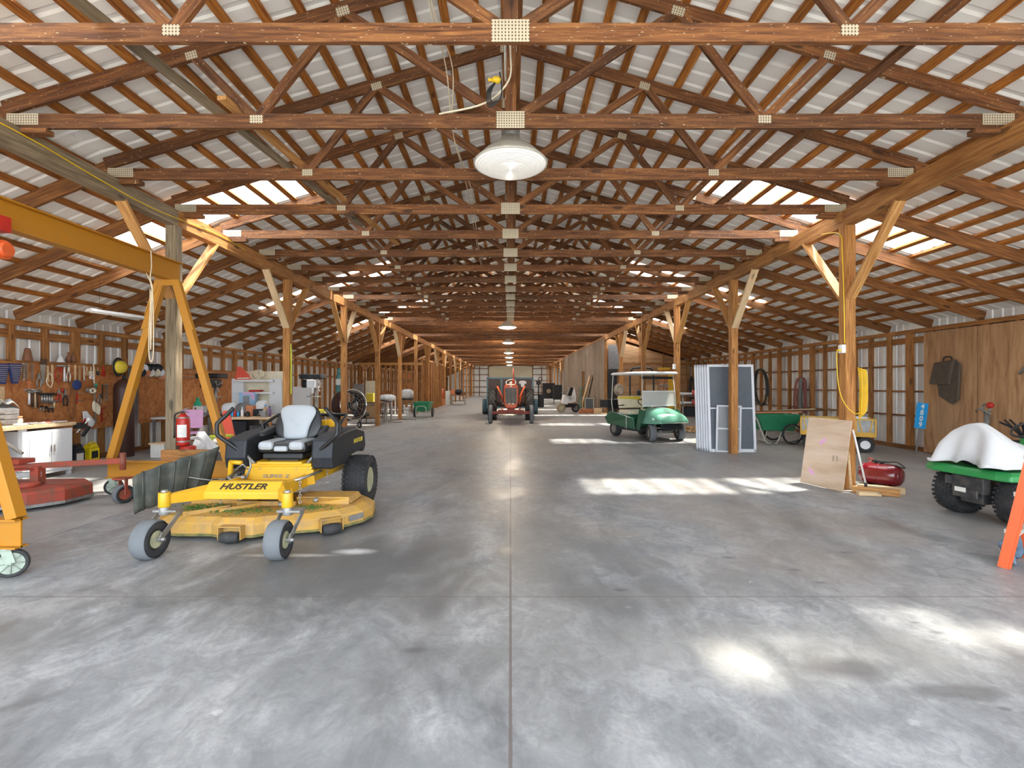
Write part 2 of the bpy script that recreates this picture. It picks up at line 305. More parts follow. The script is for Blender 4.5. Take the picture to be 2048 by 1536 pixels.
def beam(name, p0, p1, w, d, mat, parent=None, up=(0,0,1)):      # a timber: own mesh, local X runs along the grain
    p0, p1 = Vector(p0), Vector(p1); x = p1-p0; ln = x.length; x = x/ln; u = Vector(up)
    if abs(x.dot(u)) > .99: u = Vector((0,1,0))
    y = u.cross(x).normalized(); z = x.cross(y)
    key = (round(ln,3), round(w,4), round(d,4), mat, name)
    if key not in _bc:
        m_ = MB(); m_.box((0,0,0), (ln, w, d)); me = bpy.data.meshes.new(name); me.from_pydata(m_.v, [], m_.f); me.materials.append(M[mat]); me.update(); _bc[key] = me
    o = bpy.data.objects.new(name, _bc[key]); COL.objects.link(o)
    R = Matrix((x, y, z)).transposed(); o.rotation_euler = R.to_euler(); o.location = (p0+p1)/2
    if parent: o.parent = parent
    return o
def text(name, s, size, mat, parent, loc, rot, ext=.002, align='CENTER', sx=1, bold=False, shear=0):
    c = bpy.data.curves.new(name, 'FONT'); c.body = s; c.size = size; c.extrude = ext; c.align_x = align; c.align_y = 'CENTER'; c.shear = shear
    if bold: c.offset = size*.02
    t = bpy.data.objects.new('tmp', c); COL.objects.link(t); dg = bpy.context.evaluated_depsgraph_get(); dg.update()
    me = bpy.data.meshes.new_from_object(t.evaluated_get(dg)); bpy.data.objects.remove(t); me.materials.clear(); me.materials.append(M[mat])
    o = bpy.data.objects.new(name, me); COL.objects.link(o); o.location = loc; o.rotation_euler = rot; o.scale = (sx,1,1)
    if parent: o.parent = parent
    return o
def ease(pts, k=6):                                              # smooth a polyline (Catmull-Rom)
    P = [Vector(p) for p in pts]; P = [P[0]*2-P[1]]+P+[P[-1]*2-P[-2]]; out = []
    for i in range(1, len(P)-2):
        for j in range(k):
            t = j/k; a, b_, c_, d_ = P[i-1:i+3]
            out.append(.5*((2*b_)+(c_-a)*t+(2*a-5*b_+4*c_-d_)*t*t+(3*b_-a-3*c_+d_)*t**3))
    out.append(P[-2]); return out
# ================================================================ THE BARN
Y0, Y1 = -1.6, 67.0                     # open front, far end
XL, XR, XG = -8.5, 9.3, 4.88            # side walls, girder lines
SL = .293; RIDGE = 5.763                # top of the trusses' top chords
ZE = RIDGE-SL*5.0                       # at the girders
ZWL, ZWR = 2.62, 2.78                   # tops of the side wall plates
def zroof(x):                           # underside of purlins
    a = abs(x)
    if a <= 5.0: return RIDGE-SL*a
    zw, xw = (ZWL+.18, 8.5) if x < 0 else (ZWR+.18, 9.3)
    return ZE+(zw-ZE)*(a-5.0)/(xw-5.0)
def struct(o, label=None): return tag(o, label, None, None, 'structure')
struct(MB().box((.4, (Y0+Y1)/2, -.1), (XR-XL+1.0, Y1-Y0+.6, .2)).build('floor', 'concrete'), 'grey stained concrete floor slab with a centre joint')
struct(MB().box((0, 20, -.32), (160, 180, .2)).build('ground_outside', 'gravel'), 'gravel ground outside the barn')
SKY = [3.12, 7.42, 13.3, 18.9, 24.6, 30.2, 35.8, 41.4, 47, 52.6, 58.2, 63]; skw = lambda y: .86 if y < 4 else 1.06
# --- ribbed roof sheets, with gaps where the clear sheets lie
def rib(y):                             # trapezoid rib profile
    t = (y % .229)/.229
    return .018*max(0, min(1, (t-.0)/.1, (.38-t)/.1))
def sheet_mb(xa, xb, ya, yb, m=None):
    m = m or MB(); ys = []; y = ya
    k = math.floor(ya/.229)
    br = sorted(set([ya, yb]+[q for i in range(k, int(yb/.229)+2) for q in (i*.229, i*.229+.023, i*.229+.064, i*.229+.087) if ya < q < yb]))
    a = [Vector((xa, q, zroof(xa)+.04+rib(q))) for q in br]; b_ = [Vector((xb, q, zroof(xb)+.04+rib(q))) for q in br]
    n = len(br); m.add(a+b_, [(i, i+1, n+i+1, n+i) for i in range(n-1)]); return m
def roof_side(xs, ss, name, label):     # xs: x from the top edge to the eave; ss: x span of the skylights
    m = MB(); x0, x1 = xs; s0, s1 = ss; cuts = [Y0-.3]
    for y in SKY: cuts += [y, y+skw(y)]
    cuts.append(Y1+.2)
    for i in range(len(cuts)-1):
        if i % 2 == 0: sheet_mb(x0, x1, cuts[i], cuts[i+1], m)
        else:
            if abs(x0-s0) > .01: sheet_mb(x0, s0, cuts[i], cuts[i+1], m)
            if abs(x1-s1) > .01: sheet_mb(s1, x1, cuts[i], cuts[i+1], m)
    o = m.build(name, 'roof_metal'); struct(o, label)
    for y in SKY: sheet_mb(s0, s1, y, y+skw(y)).build('skylight', 'skylight', o)
    return o
cm_l = roof_side((0, -5.0), (-3.2, -5.0), 'ceiling_centre_left', 'white ribbed metal roof over the left half of the centre aisle')
cm_r = roof_side((0, 5.0), (3.2, 5.0), 'ceiling_centre_right', 'white ribbed metal roof over the right half of the centre aisle')
c_l = roof_side((-5.0, XL-.35), (-5.0, -6.8), 'ceiling_left', 'lower white ribbed metal roof over the left side bay')
c_r = roof_side((5.0, XR+.35), (5.0, 6.9), 'ceiling_right', 'lower white ribbed metal roof over the right side bay')
def purlin(x, par):
    s = -1 if x < 0 else 1; z = zroof(x)+.019; e = .01
    nrm = Vector((-(zroof(x+e)-zroof(x-e))/(2*e), 0, 1)).normalized()
    for a, b_ in ((Y0, 20.0), (20.0, 44.0), (44.0, Y1)): beam('purlin', (x, a, z), (x, b_, z), .089, .038, 'purlin_wood', par, nrm)
for k in range(15):
    x = .06+.333*k
    purlin(-x, cm_l); purlin(x, cm_r)
k = 0
while 5.22+.345*k < 8.4: purlin(-(5.22+.345*k), c_l); k += 1
k = 0
while 5.22+.345*k < 9.2: purlin(5.22+.345*k, c_r); k += 1
# --- girders on posts
PY = [7.16+3.66*k for k in range(-2, 17)]
for s, nm in ((-1, 'left'), (1, 'right')):
    t = thing('girder', 'long %s timber girder carrying the roof trusses above the %s row of posts' % ('weathered brown' if s < 0 else 'orange-brown', nm), 'girder', (s*XG, 7, 3.8))
    for a, b_ in ((Y0, PY[2]), (PY[2], PY[5]), (PY[5], PY[9]), (PY[9], PY[13]), (PY[13], Y1)):
        beam('plank', (0, a-7, .115), (0, b_-7, .115), .13, .23, 'old_wood' if (s < 0 and a < 7) else 'post_wood', t)
    if s < 0:
        MB().tube(ease([(.078, y-7, .12+.05*math.sin(y*1.7)) for y in [Y0+.2+i*.8 for i in range(14)]]), .007, 6).build('yellow_cable', 'cord_yellow', t)
ordw = ['first','second','third','fourth','fifth','sixth','seventh','eighth','ninth','tenth','eleventh','twelfth','thirteenth','fourteenth','fifteenth','sixteenth','seventeenth','eighteenth']
def post(x, y, idx, side):
    lab = 'square timber post of the %s row, %s from the front' % (side, ordw[idx]) if 0 <= idx else 'square timber post of the %s row, beside or behind the camera' % side
    t = thing('support_post', lab, 'post', (x, y, 0), 0, 'posts of the %s row' % side)
    beam('shaft', (0,0,0), (0,0,3.798), .145, .145, ('old_wood' if (side=='left' and idx==0) else 'post_wood'), t, (0,1,0))
    for sgn in (-1, 1):
        if y+sgn > Y1 or (y > 50): continue
        if side == 'left' and idx == 5 or (side == 'right' and 5 <= idx <= 9): continue
        beam('knee_brace', (0, sgn*.07, 2.75), (0, sgn*.98, 3.82), .04, .14, 'fresh_wood' if (idx+sgn) % 3 else 'pale_wood', t, (1,0,0)).location.x += (.0)
    return t
for i, y in enumerate(PY):
    if y > Y1-.5: continue
    post(-XG, y, i-2, 'left'); post(XG, y, i-2, 'right')
# --- trusses, every 1.22 m
plates = MB()
def plate(x, z, w, h, par, slope=0, yy=-.022):
    key = ('plate', w, h)
    if key not in _bc:
        m_ = MB().box((0,0,0), (w, .004, h)); me = bpy.data.meshes.new('nail_plate'); me.from_pydata(m_.v, [], m_.f); me.materials.append(M['nail_plate']); me.update(); _bc[key] = me
    o = bpy.data.objects.new('nail_plate', _bc[key]); COL.objects.link(o); o.location = (x, yy, z); o.rotation_euler = (0, -math.atan(slope), 0); o.parent = par
def ztop(x): return RIDGE-.07-SL*abs(x)           # centreline of the top chord
def make_truss(full, label):
    t = thing('roof_truss', label, 'roof truss', (0, 0, 4.03), 0, 'wooden roof trusses'); Z = 4.03
    w = .038; up = (0,1,0)
    def bm(n, a, b_, d, yy=0, m='truss_wood'): beam(n, (a[0], yy, a[1]-Z), (b_[0], yy, b_[1]-Z), d, w, m, t, up)
    bm('bottom_chord', (-5.0, 4.10), (5.0, 4.10), .14)
    for s in (-1, 1):
        bm('top_chord', (0, ztop(0)), (s*5.0, ztop(5.0)), .14, .002*s)
        bm('web', (s*.03, 4.12), (s*1.65, ztop(1.65)-.02), .089, .003)
        bm('web', (s*1.65, ztop(1.65)-.02), (s*2.5, 4.12), .089, -.003)
        bm('web', (s*2.5, 4.12), (s*3.14, ztop(3.14)-.02), .089, .003)
    bm('king_post', (0, 4.16), (0, ztop(0)), .11)
    if full:
        plate(0, 4.11-Z, .28, .165, t)
        plate(0, ztop(0)-Z-.02, .25, .15, t)
        for s in (-1, 1):
            plate(s*2.5, 4.115-Z, .13, .08, t); plate(s*1.65, ztop(1.65)-.03-Z, .13, .09, t, -s*SL); plate(s*3.14, ztop(3.14)-.03-Z, .11, .08, t, -s*SL)
            plate(s*4.80, 4.115-Z, .31, .11, t)
            beam('bearing_block', (s*4.55, 0, -.035), (s*4.8, 0, -.035), .09, .05, 'truss_wood', t)
    return t
tA = make_truss(True, ''); tB = make_truss(False, ''); usedA = usedB = False
n = 0
for k in range(-3, 53):
    y = 3.66+1.22*k
    if y > Y1-.4 or y < Y0: continue
    if k < 14:
        o = tA if not usedA else copy_tree(tA); usedA = True
        if k == 1: lab = 'brown wooden roof truss just in front of the large bell lamp'
        elif k < 0: lab = 'brown wooden roof truss over the camera, out of the photo'; 
        else: lab = 'brown wooden roof truss, %s one back from the top edge of the photo' % ordw[k]
        o['label'] = lab
    else:
        o = tB if not usedB else copy_tree(tB); usedB = True
        o['label'] = 'brown wooden roof truss in the dim far run deep in the barn'; o['group'] = 'far roof trusses'
    o.location = (0, y, 4.03)
    for s, par, xw in ((-1, c_l, 8.5), (1, c_r, 9.3)):
        a = Vector((s*4.97, y+.04, ZE-.02)); b_ = Vector((s*(xw+.1), y+.04, zroof(s*xw)-.02)); d = .19
        off = Vector((0, 0, -.08)); beam('rafter', a+off, b_+off, .04, d, 'rafter_wood', par)
# --- side walls: ribbed sheet, studs, plates, girts
def vrib(x0, ya, yb, z0, z1, s):
    br = sorted(set([ya, yb]+[q for i in range(int(ya/.2)-1, int(yb/.2)+2) for q in (i*.2, i*.2+.02, i*.2+.05, i*.2+.07) if ya < q < yb]))
    def r(y):
        t = (y % .2)/.2; return .02*max(0, min(1, t/.1, (.35-t)/.1))
    m = MB(); a = [Vector((x0+s*r(q), q, z0)) for q in br]; b_ = [Vector((x0+s*r(q), q, z1)) for q in br]; n_ = len(br)
    return m.add(a+b_, [(i, i+1, n_+i+1, n_+i) for i in range(n_-1)])
for s, X, zt, nm in ((-1, XL, ZWL, 'left'), (1, XR, ZWR, 'right')):
    w = vrib(X+s*.12, Y0, Y1, -.05, zt+.25, s).build('wall_'+nm, 'wall_metal')
    struct(w, 'side wall of white ribbed metal on open timber studs, on the %s' % nm)
    for a, b_ in ((Y0, 20.0), (20.0, 44.0), (44.0, Y1)):
        beam('top_plate', (X, a, zt-.045), (X, b_, zt-.045), .10, .09, 'stud_wood', w)
        beam('header', (X+s*.03, a, zt-.24), (X+s*.03, b_, zt-.24), .04, .14, 'stud_wood', w)
        beam('sill_plate', (X, a, .045), (X, b_, .045), .10, .09, 'rafter_wood', w)
        if s > 0:
            for z in (.78, 1.35, 1.95): beam('girt', (X+.06, a, z), (X+.06, b_, z), .06, .04, 'rafter_wood', w)
        else:
            for z in (1.90,): beam('girt', (X+.0, a, z), (X+.0, b_, z), .12, .05, 'stud_wood', w)
    y = 2.2; i = 0
    while y < 60:
        wid = .14 if i % 3 == 0 else .07
        beam('stud', (X, y, .09), (X, y, zt-.09), .10, wid, 'stud_wood', w, (0,1,0)); y += .62; i += 1
    m = MB(); yy = y
    while yy < Y1: m.bar((X, yy, .09), (X, yy, zt-.09), .10, .07, (0,1,0)); yy += .62
    m.build('stud', 'stud_wood', w)['kind'] = 'stuff'
# --- far end wall with roll-up door
w = MB(); w.box((XL/2-1.5, Y1+.1, 2.5), (-XL-3.0+1.0, .1, 7)); w.box((XR/2+1.5, Y1+.1, 2.5), (XR-3.0+1.0, .1, 7)); w.box((0, Y1+.1, 5.1), (6.2, .1, 2.5)); 
w = w.build('wall_far', 'wall_metal'); struct(w, 'far end wall of pale sheet metal with dark framing')
for x0, x1 in ((-6.6, -3.0), (3.0, 5.5)):
    for z in (.5, 1.25, 2.1, 2.9, 3.7): beam('girt', (x0, Y1-.02, z), (x1, Y1-.02, z), .06, .09, 'rafter_wood', w)
    x = x0
    while x <= x1+.01: beam('stud', (x, Y1-.06, 0), (x, Y1-.06, 4.0), .1, .1, 'rafter_wood', w, (0,1,0)); x += 1.2
m = MB()
for i in range(10): m.box((0, Y1+.03, .2+.4*i), (6.0, .06, .4)); m.box((0, Y1-.005, .2+.4*i), (6.0, .02, .36))
dr = m.build('door_1', 'cream'); struct(dr, 'wide cream roll-up door in the far end wall')
# --- weathered board wall and plywood cross wall on the right
w = thing('wall_boards', None, None, (XG, 35, 0)); del_ = [w.__delitem__(k) for k in ('label','category','group') if k in w]; struct(w, 'wall of grey weathered vertical boards along the right of the aisle')
y = 25.3; i = 0
while y < 44.6:
    wd_ = .17+.05*random.random()
    if not (31.9 < y < 32.9): beam('board', (-.08-.01*(i % 2), y-35+wd_/2, 0), (-.08-.01*(i % 2), y-35+wd_/2, 3.98), wd_-.012, .022, 'barn_board', w, (1,0,0))
    else: beam('board', (-.08, y-35+wd_/2, 2.4), (-.08, y-35+wd_/2, 3.98), wd_-.012, .022, 'barn_board', w, (1,0,0))
    y += wd_; i += 1
beam('cap_board', (-.11, -9.8, 3.95), (-.11, 9.7, 3.95), .03, .10, 'stud_wood', w)
MB().box((.15, -2.6, 1.2), (.3, 1.3, 2.5)).build('doorway_back', 'black', w)
w = MB(); o_ = [(4.95, 0), (XR, 0), (XR, ZWR-.1), (4.95, 3.95)]
w.prism([(x, 25.6, z) for x, z in o_], (0, .03, 0)); w = w.build('wall_plywood', 'plywood'); struct(w, 'orange plywood cross wall closing the right side bay')
for x in (5.5, 6.7, 7.9, 9.1): beam('stud', (x, 25.55, 0), (x, 25.55, zroof(x)-.25), .04, .09, 'stud_wood', w, (0,1,0))
beam('cross_rail', (4.95, 25.5, 2.6), (XR, 25.5, 2.6), .05, .12, 'stud_wood', w)
MB().box((5.35, 25.45, 2.95), (.62, .03, 1.25)).build('dark_panel', 'box_grey', w)
MB().box((5.25, 25.45, 1.2), (.45, .05, 2.2)).build('dark_doorway', 'black', w)
# --- open stud partition on the left
w = thing('wall_partition', None, None, (-6.7, 27.5, 0)); [w.__delitem__(k) for k in ('label','category','group') if k in w]; struct(w, 'open stud partition across the left side bay')
beam('top_plate', (-1.75, 0, 2.68), (1.8, 0, 2.68), .12, .14, 'fresh_wood', w)
beam('mid_rail', (-1.75, .02, 1.7), (1.8, .02, 1.7), .05, .09, 'stud_wood', w)
x = -1.7
while x < 1.85: beam('stud', (x, 0, 0), (x, 0, 2.61), .10, .05 if int(x*10) % 3 else .12, 'stud_wood', w, (0,1,0)); x += .29
for x, z, a in ((-.3, 1.0, .7), (.95, 1.45, .7), (.95, 2.0, .5), (.3, .5, .6)): MB().box((x, .08, z), (a, .02, .35)).build('plywood_panel', 'osb_orange', w)
w = MB().box((-4.95, 32.2, 1.3), (.05, 9.0, 2.6)); 
w = thing('wall_framed_room', None, None, (-4.9, 33, 0)); [w.__delitem__(k) for k in ('label','category','group') if k in w]; struct(w, 'framed stud wall of the store room along the left aisle posts')
y = 27.6
while y < 36: beam('stud', (-.05, y-33, 0), (-.05, y-33, 2.9), .09, .05, 'stud_wood', w, (0,1,0)); y += .42
beam('top_plate', (-.05, -5.4, 2.95), (-.05, 3.2, 2.95), .1, .1, 'stud_wood', w)
for y in (28.3, 29.6, 33.4): MB().box((-.12, y-33, 1.2), (.02, .9, 2.3)).build('plywood_panel', 'osb_orange', w)
# --- loose boards lying on the bottom chords
beam('brace_board', (-3.35, .6, 4.19), (-2.5, 8.3, 4.19), .10, .04, 'old_wood'); tag(bpy.data.objects['brace_board'], 'long weathered grey board lying slantwise on the left truss chords', 'board')
o = beam('brace_board', (-2.75, 4.7, 4.235), (-2.2, 9.6, 4.235), .09, .04, 'fresh_wood'); tag(o, 'yellowish board lying beside the long grey board on the left truss chords', 'board')
o = beam('brace_board', (3.2, .6, 4.19), (3.05, 10.2, 4.19), .09, .04, 'truss_wood'); tag(o, 'long brown board lying lengthwise on the right truss chords', 'board')
o = beam('brace_board', (.075, 2.6, 4.5), (.075, 14, 4.5), .04, .09, 'rafter_wood'); tag(o, 'brown lengthwise board fixed beside the king posts at the centre of the roof', 'board')
o = MB().ell((3.05, 3.75, 4.22), (.10, .05, .04), 12, 6).build('hornet_nest', 'old_wood'); tag(o, 'pale grey lump of a nest stuck on the nearest truss chord at right', 'nest')
# unseen flakes added over the front clear roof sheet to dapple the sun
m = MB()
for i in range(3600):
    x = random.uniform(3.2, 5.0) if random.random() < .45 else random.uniform(5.0, 6.9); y = random.uniform(3.1, 4.0)
    if math.sin(x*4.2+1)+math.sin(y*7+x*3) > 1.1: continue
    z = zroof(x)+.07; a = random.uniform(0, PI); r = random.uniform(.03, .07)
    u = Vector((math.cos(a), math.sin(a), 0)); v_ = Vector((-math.sin(a), math.cos(a), 0)); c_ = Vector((x, y, z+random.random()*.03))
    m.add([c_-u*r, c_-v_*r*.5, c_+u*r+Vector((0,0,.01)), c_+v_*r*.5], [(0,1,2,3)])
tag(m.build('sun_dapple_flakes', 'dapple_flake', cm_r, None, None, 0, .002), None, None, None, 'stuff')
# ================================================================ YELLOW ZERO-TURN MOWER
def tyre_mb(R, w, r, rnd=.35, tread=None, n=36):
    m = MB(); h = w/2; e = w*rnd
    m.lathe([(r, -h*.75), (r+(R-r)*.35, -h), (R-e*.55, -h*.97), (R-e*.12, -h+e*.45), (R, -h+e), (R, h-e), (R-e*.12, h-e*.45), (R-e*.55, h*.97), (r+(R-r)*.35, h), (r, h*.75), (r, -h*.75)], (0,0,0), (1,0,0), n, False)
    return m
def lugs(m, R, w, nn, kind='turf'):
    for i in range(nn):
        a = 2*PI*i/nn
        if kind == 'turf':
            for j, x in enumerate((-.40, -.24, -.08, .08, .24, .40)):
                b_ = a+(PI/nn if j % 2 else 0); sx = w*.12
                rr = R-.002-abs(x)**3*R*.5; c = Vector((x*w, rr*math.cos(b_), rr*math.sin(b_)))
                m.box(c, (sx*.95, .034*R/.3, .014), Euler((b_-PI/2+.0, 0, 0)) if True else None)
        else:
            for s in (-1, 1):
                b_ = a+(PI/nn if s > 0 else 0)
                p = []
                for t in (0, 1):
                    bb = b_+t*.30; c = Vector((s*w*(.02+.47*t), (R-.004*t)*math.cos(bb), (R-.004*t)*math.sin(bb))); p.append(c)
                m.bar(p[0], p[1], .035*R/.65, .10*R/.65*.6, (0, math.cos(b_+.15), math.sin(b_+.15)))
def wheel(par, c, R, w, r, rim='steel', tyre='rubber', lug=None, name='wheel', rot=(0,0,0), spokes=0, nn=26, treadmat=None, hub=None):
    m = tyre_mb(R, w, r)
    if lug: lugs(m, R, w, nn, lug)
    t = m.build(name, tyre, par, c, rot)
    if treadmat: MB().lathe([(R*.93, -w*.46), (R+.002, -w*.33), (R+.004, 0), (R+.002, w*.33), (R*.93, w*.46)], (0,0,0), (1,0,0), 36, False).build('tread', treadmat, t)
    k = MB(); h = w/2
    if spokes:
        k.torus((0,0,0), (1,0,0), r*.97, r*.06, 30, 6)
        for i in range(spokes): a = 2*PI*i/spokes; k.tube([(h*.3*(1 if i % 2 else -1), 0, 0), (0, r*.95*math.cos(a), r*.95*math.sin(a))], .0022*R/.3+.001, 4)
        k.cyl((-h*.6,0,0), (h*.6,0,0), r*.09)
    else:
        k.lathe([(r*1.0, -h*.78), (r*.93, -h*.80), (r*.86, -h*.35), (r*.3, -h*.3), (r*.22, -h*.62), (r*.05, -h*.66), (r*.05, h*.66), (r*.22, h*.62), (r*.3, h*.3), (r*.86, h*.35), (r*.93, h*.80), (r*1.0, h*.78)], (0,0,0), (1,0,0), 28, True)
        for i in range(5):
            a = 2*PI*i/5
            for s in (-1, 1): k.cyl((s*h*.30, r*.55*math.cos(a), r*.55*math.sin(a)), (s*h*.40, r*.55*math.cos(a), r*.55*math.sin(a)), r*.05, None, 6)
    k.build('rim', rim, t)
    return t
mw = thing('riding_mower', 'yellow and black zero-turn riding mower with grey seat and wide dirty deck', 'riding mower', (-2.57, 4.46, 0), math.radians(-.8))
for s in (-1, 1):
    w = wheel(mw, (s*.56+.02, -.20, .167), .165, .15, .075, 'rim_cream', 'rubber', None, 'caster_wheel', (0,0,.04*s), treadmat='tread_grey')
    f = MB()
    for q in (-1, 1):
        f.bar((s*.56+.02+q*.095, .07, .36), (s*.56+.02+q*.095, -.18, .19), .012, .05, (0,-.4,.6)); f.bar((s*.56+.02+q*.095, -.17, .21), (s*.56+.02+q*.095, -.215, .15), .012, .055, (0,-.6,.4))
    f.box((s*.56+.02, .03, .365), (.21, .13, .02)); f.cyl((s*.56, .0, .33), (s*.56, 0, .40), .045); f.cyl((s*.56-.11, -.20, .167), (s*.56+.15, -.20, .167), .016, None, 8)
    f.build('caster_fork', 'dull_steel', mw, None, None, .003)
    MB().cyl((s*.56, 0, .40), (s*.56, 0, .53), .05, .048, 20).build('caster_barrel', 'yellow', mw, None, None, .004)
    MB().cyl((s*.56, 0, .53), (s*.56, 0, .55), .033, .025, 14).build('barrel_cap', 'steel', mw)
    wheel(mw, (s*.64, 1.82, .305), .305, .30, .16, 'rim_cream', 'rubber', 'turf', 'drive_wheel', nn=34)
m = MB()
for s in (-1, 1): m.loft([[Vector(p) for p in ((s*.55, -.035, .425), (s*.55, .035, .425), (s*.55, .035, .51), (s*.55, -.035, .51))], [Vector(p) for p in ((s*.34, .27, .40), (s*.34, .38, .40), (s*.34, .38, .545), (s*.34, .27, .50))]], True, True, False)
m.prism([(-.36, .24, .41), (-.36, .24, .475), (-.36, .33, .565), (-.36, .40, .565), (-.36, .40, .41)], (.72, 0, 0))
bar = m.build('front_axle_bar', 'yellow', mw, None, None, .008)
text('brand_lettering', 'HUSTLER', .088, 'black', bar, (0, .283, .523), (math.radians(47), 0, 0), .002, 'CENTER', 1.25, True, .25)
# frame, foot deck, front panel
m = MB()
m.prism([(-.33, .55, .46), (-.33, .93, .47), (-.33, 1.02, .63), (-.33, 1.60, .66), (-.33, 1.60, .56), (-.33, 1.08, .50), (-.33, .95, .40), (-.33, .55, .40)], (.68, 0, 0))
m.box((0, 1.18, .635), (.50, .36, .03))
for s in (-1, 1): m.bar((s*.30, .35, .47), (s*.33, 1.1, .47), .05, .11); m.bar((s*.33, 1.0, .48), (s*.36, 2.25, .48), .05, .13)
m.box((0, 2.2, .5), (.8, .05, .14))
body = m.build('frame', 'yellow', mw, None, None, .006)
m = MB(); m.prism([(-.36, .90, .42), (-.36, .985, .60), (-.36, 1.01, .60), (-.36, .925, .42)], (.73, 0, 0)); m.bar((.34, .92, .49), (.42, .93, .50), .02, .16, (0,0,1))
pn = m.build('front_panel', 'yellow', mw, None, None, .004)
text('model_lettering', 'SUPER Z', .055, 'dull_steel', pn, (.0, .927, .505), (math.radians(65), 0, 0), .002, 'CENTER', 1.45, False)
m = MB()
for x in (-.33, .33, -.2, .2):
    for z, y in ((.445, .925), (.575, .983)): m.cyl((x, y-.012, z), (x, y, z), .009, None, 8)
m.build('panel_bolt', 'dull_steel', mw)
# seat
m = MB()
m.box((0, 1.24, .70), (.46, .34, .07)); m.box((0, 1.25, .655), (.34, .30, .05))
m.build('seat_base', 'black', mw, None, None, .02)
def seat_ring(z, w, y, d): return [Vector((x*w, y+d*(1-abs(x))*-.18 + (d if q else 0), z)) for q, xs in ((0, (-.5,-.44,-.3,-.1,.1,.3,.44,.5)), (1, (.5,.3,-.3,-.5))) for x in xs]
st = MB(); st.box((0, 1.27, .80), (.56, .46, .12)); st = st.build('seat_cushion', 'seat_black', mw, None, None, .045)
MB().box((-.17, 1.235, .822), (.17, .45, .10)).build('cushion_panel', 'seat_grey', st, None, None, .04)
MB().box((.17, 1.235, .822), (.17, .45, .10)).build('cushion_panel', 'seat_grey', st, None, None, .04)
MB().box((0, 1.10, .79), (.15, .18, .06)).build('cushion_panel', 'seat_grey', st, None, None, .02)
m = MB(); rings = []
for z, w, y in ((.84,.42,1.46), (.92,.54,1.48), (1.0,.58,1.50), (1.08,.56,1.53), (1.16,.50,1.56), (1.22,.43,1.575), (1.26,.30,1.58)):
    rings.append([Vector((w/2*math.cos(a), y+.055*math.sin(a)+.03*(math.cos(a)**2)*-1, z)) for a in [2*PI*i/20 for i in range(20)]])
m.loft(rings); bk = m.build('backrest', 'seat_black', mw, None, None, 0, 0, 1)
m = MB(); rings = []
for z, w, y in ((.85,.30,1.455), (.92,.29,1.462), (1.0,.31,1.482), (1.08,.37,1.508), (1.16,.45,1.535), (1.22,.42,1.55), (1.265,.30,1.565)):
    rings.append([Vector((w/2*math.cos(a), y-.055+.045*math.sin(a)-.0*abs(math.cos(a)), z)) for a in [2*PI*i/20 for i in range(20)]])
m.loft(rings); m.build('backrest_panel', 'seat_grey', bk, None, None, 0, 0, 1)
for s in (-1, 1):
    MB().ell((s*.33, 1.42, .95), (.06, .17, .04), 14, 8, (.25, 0, s*.2), .7).build('armrest', 'black', mw)
    m = MB(); m.tube(ease([(s*.40, 1.02, .735), (s*.50, .99, .82), (s*.645, .95, .94), (s*.66, .95, .97), (s*.665, .95, 1.06), (s*.655, .96, 1.09), (s*.58, .99, 1.17), (s*.51, 1.0, 1.245)], 3), .023, 8)
    lv = m.build('steering_lever', 'black', mw)
    MB().tube([(s*.27, 1.04, .60), (s*.40, 1.02, .74)], .017, 8).build('lever_shaft', 'dull_steel', lv)
    m = MB(); y0 = 1.0; xi, xo = (.36, .60)
    out = [(y0, .57), (y0-.03, .70), (y0+.0, .90), (1.35, .955), (1.8, .97), (2.12, .90), (2.18, .70), (2.10, .62), (1.95, .66), (1.6, .64), (1.40, .57)]
    m.prism([(s*xi, y, z) for y, z in (out if s > 0 else out[::-1])], (s*(xo-xi), 0, 0))
    fd = m.build('fender_pod', 'dark_plastic', mw, None, None, .025)
    text('pod_lettering', 'HUSTLER', .07, 'cap_gold', fd, (s*(xo+.002), 1.85, .80), (PI/2, 0, s*PI/2), .001, 'CENTER', 1.2, True, .2)
# engine behind the seat
m = MB(); m.box((-.05, 2.0, .78), (.58, .42, .30)); m.cyl((-.02, 1.95, .93), (-.02, 1.95, 1.0), .19, .17, 20); m.cyl((-.32, 1.80, .95), (-.32, 1.80, 1.06), .085, .075, 16); m.box((-.30, 1.75, .80), (.16, .3, .16))
for i in range(7): m.tube(ease([(-.42+.1*i, 1.72, .80), (-.46+.11*i, 1.66, .90), (-.38+.1*i, 1.74, .93+.015*(i%3))], 3), .010, 6)
m.build('engine', 'engine', mw, None, None, .012)
m = MB(); m.box((.20, 1.72, .92), (.14, .03, .30), (.25,.0,0)); m.box((.27, 1.78, 1.02), (.12, .05, .10)); m.build('engine_shield', 'yellow', mw, None, None, .01)
m = MB(); m.tube([(.47, 1.7, .8), (.47, 1.55, 1.02), (.44, 1.9, 1.12), (-.44, 1.9, 1.12), (-.47, 1.55, 1.02), (-.47, 1.7, .8)], .022, 8); m.build('folded_roll_bar', 'black', mw)
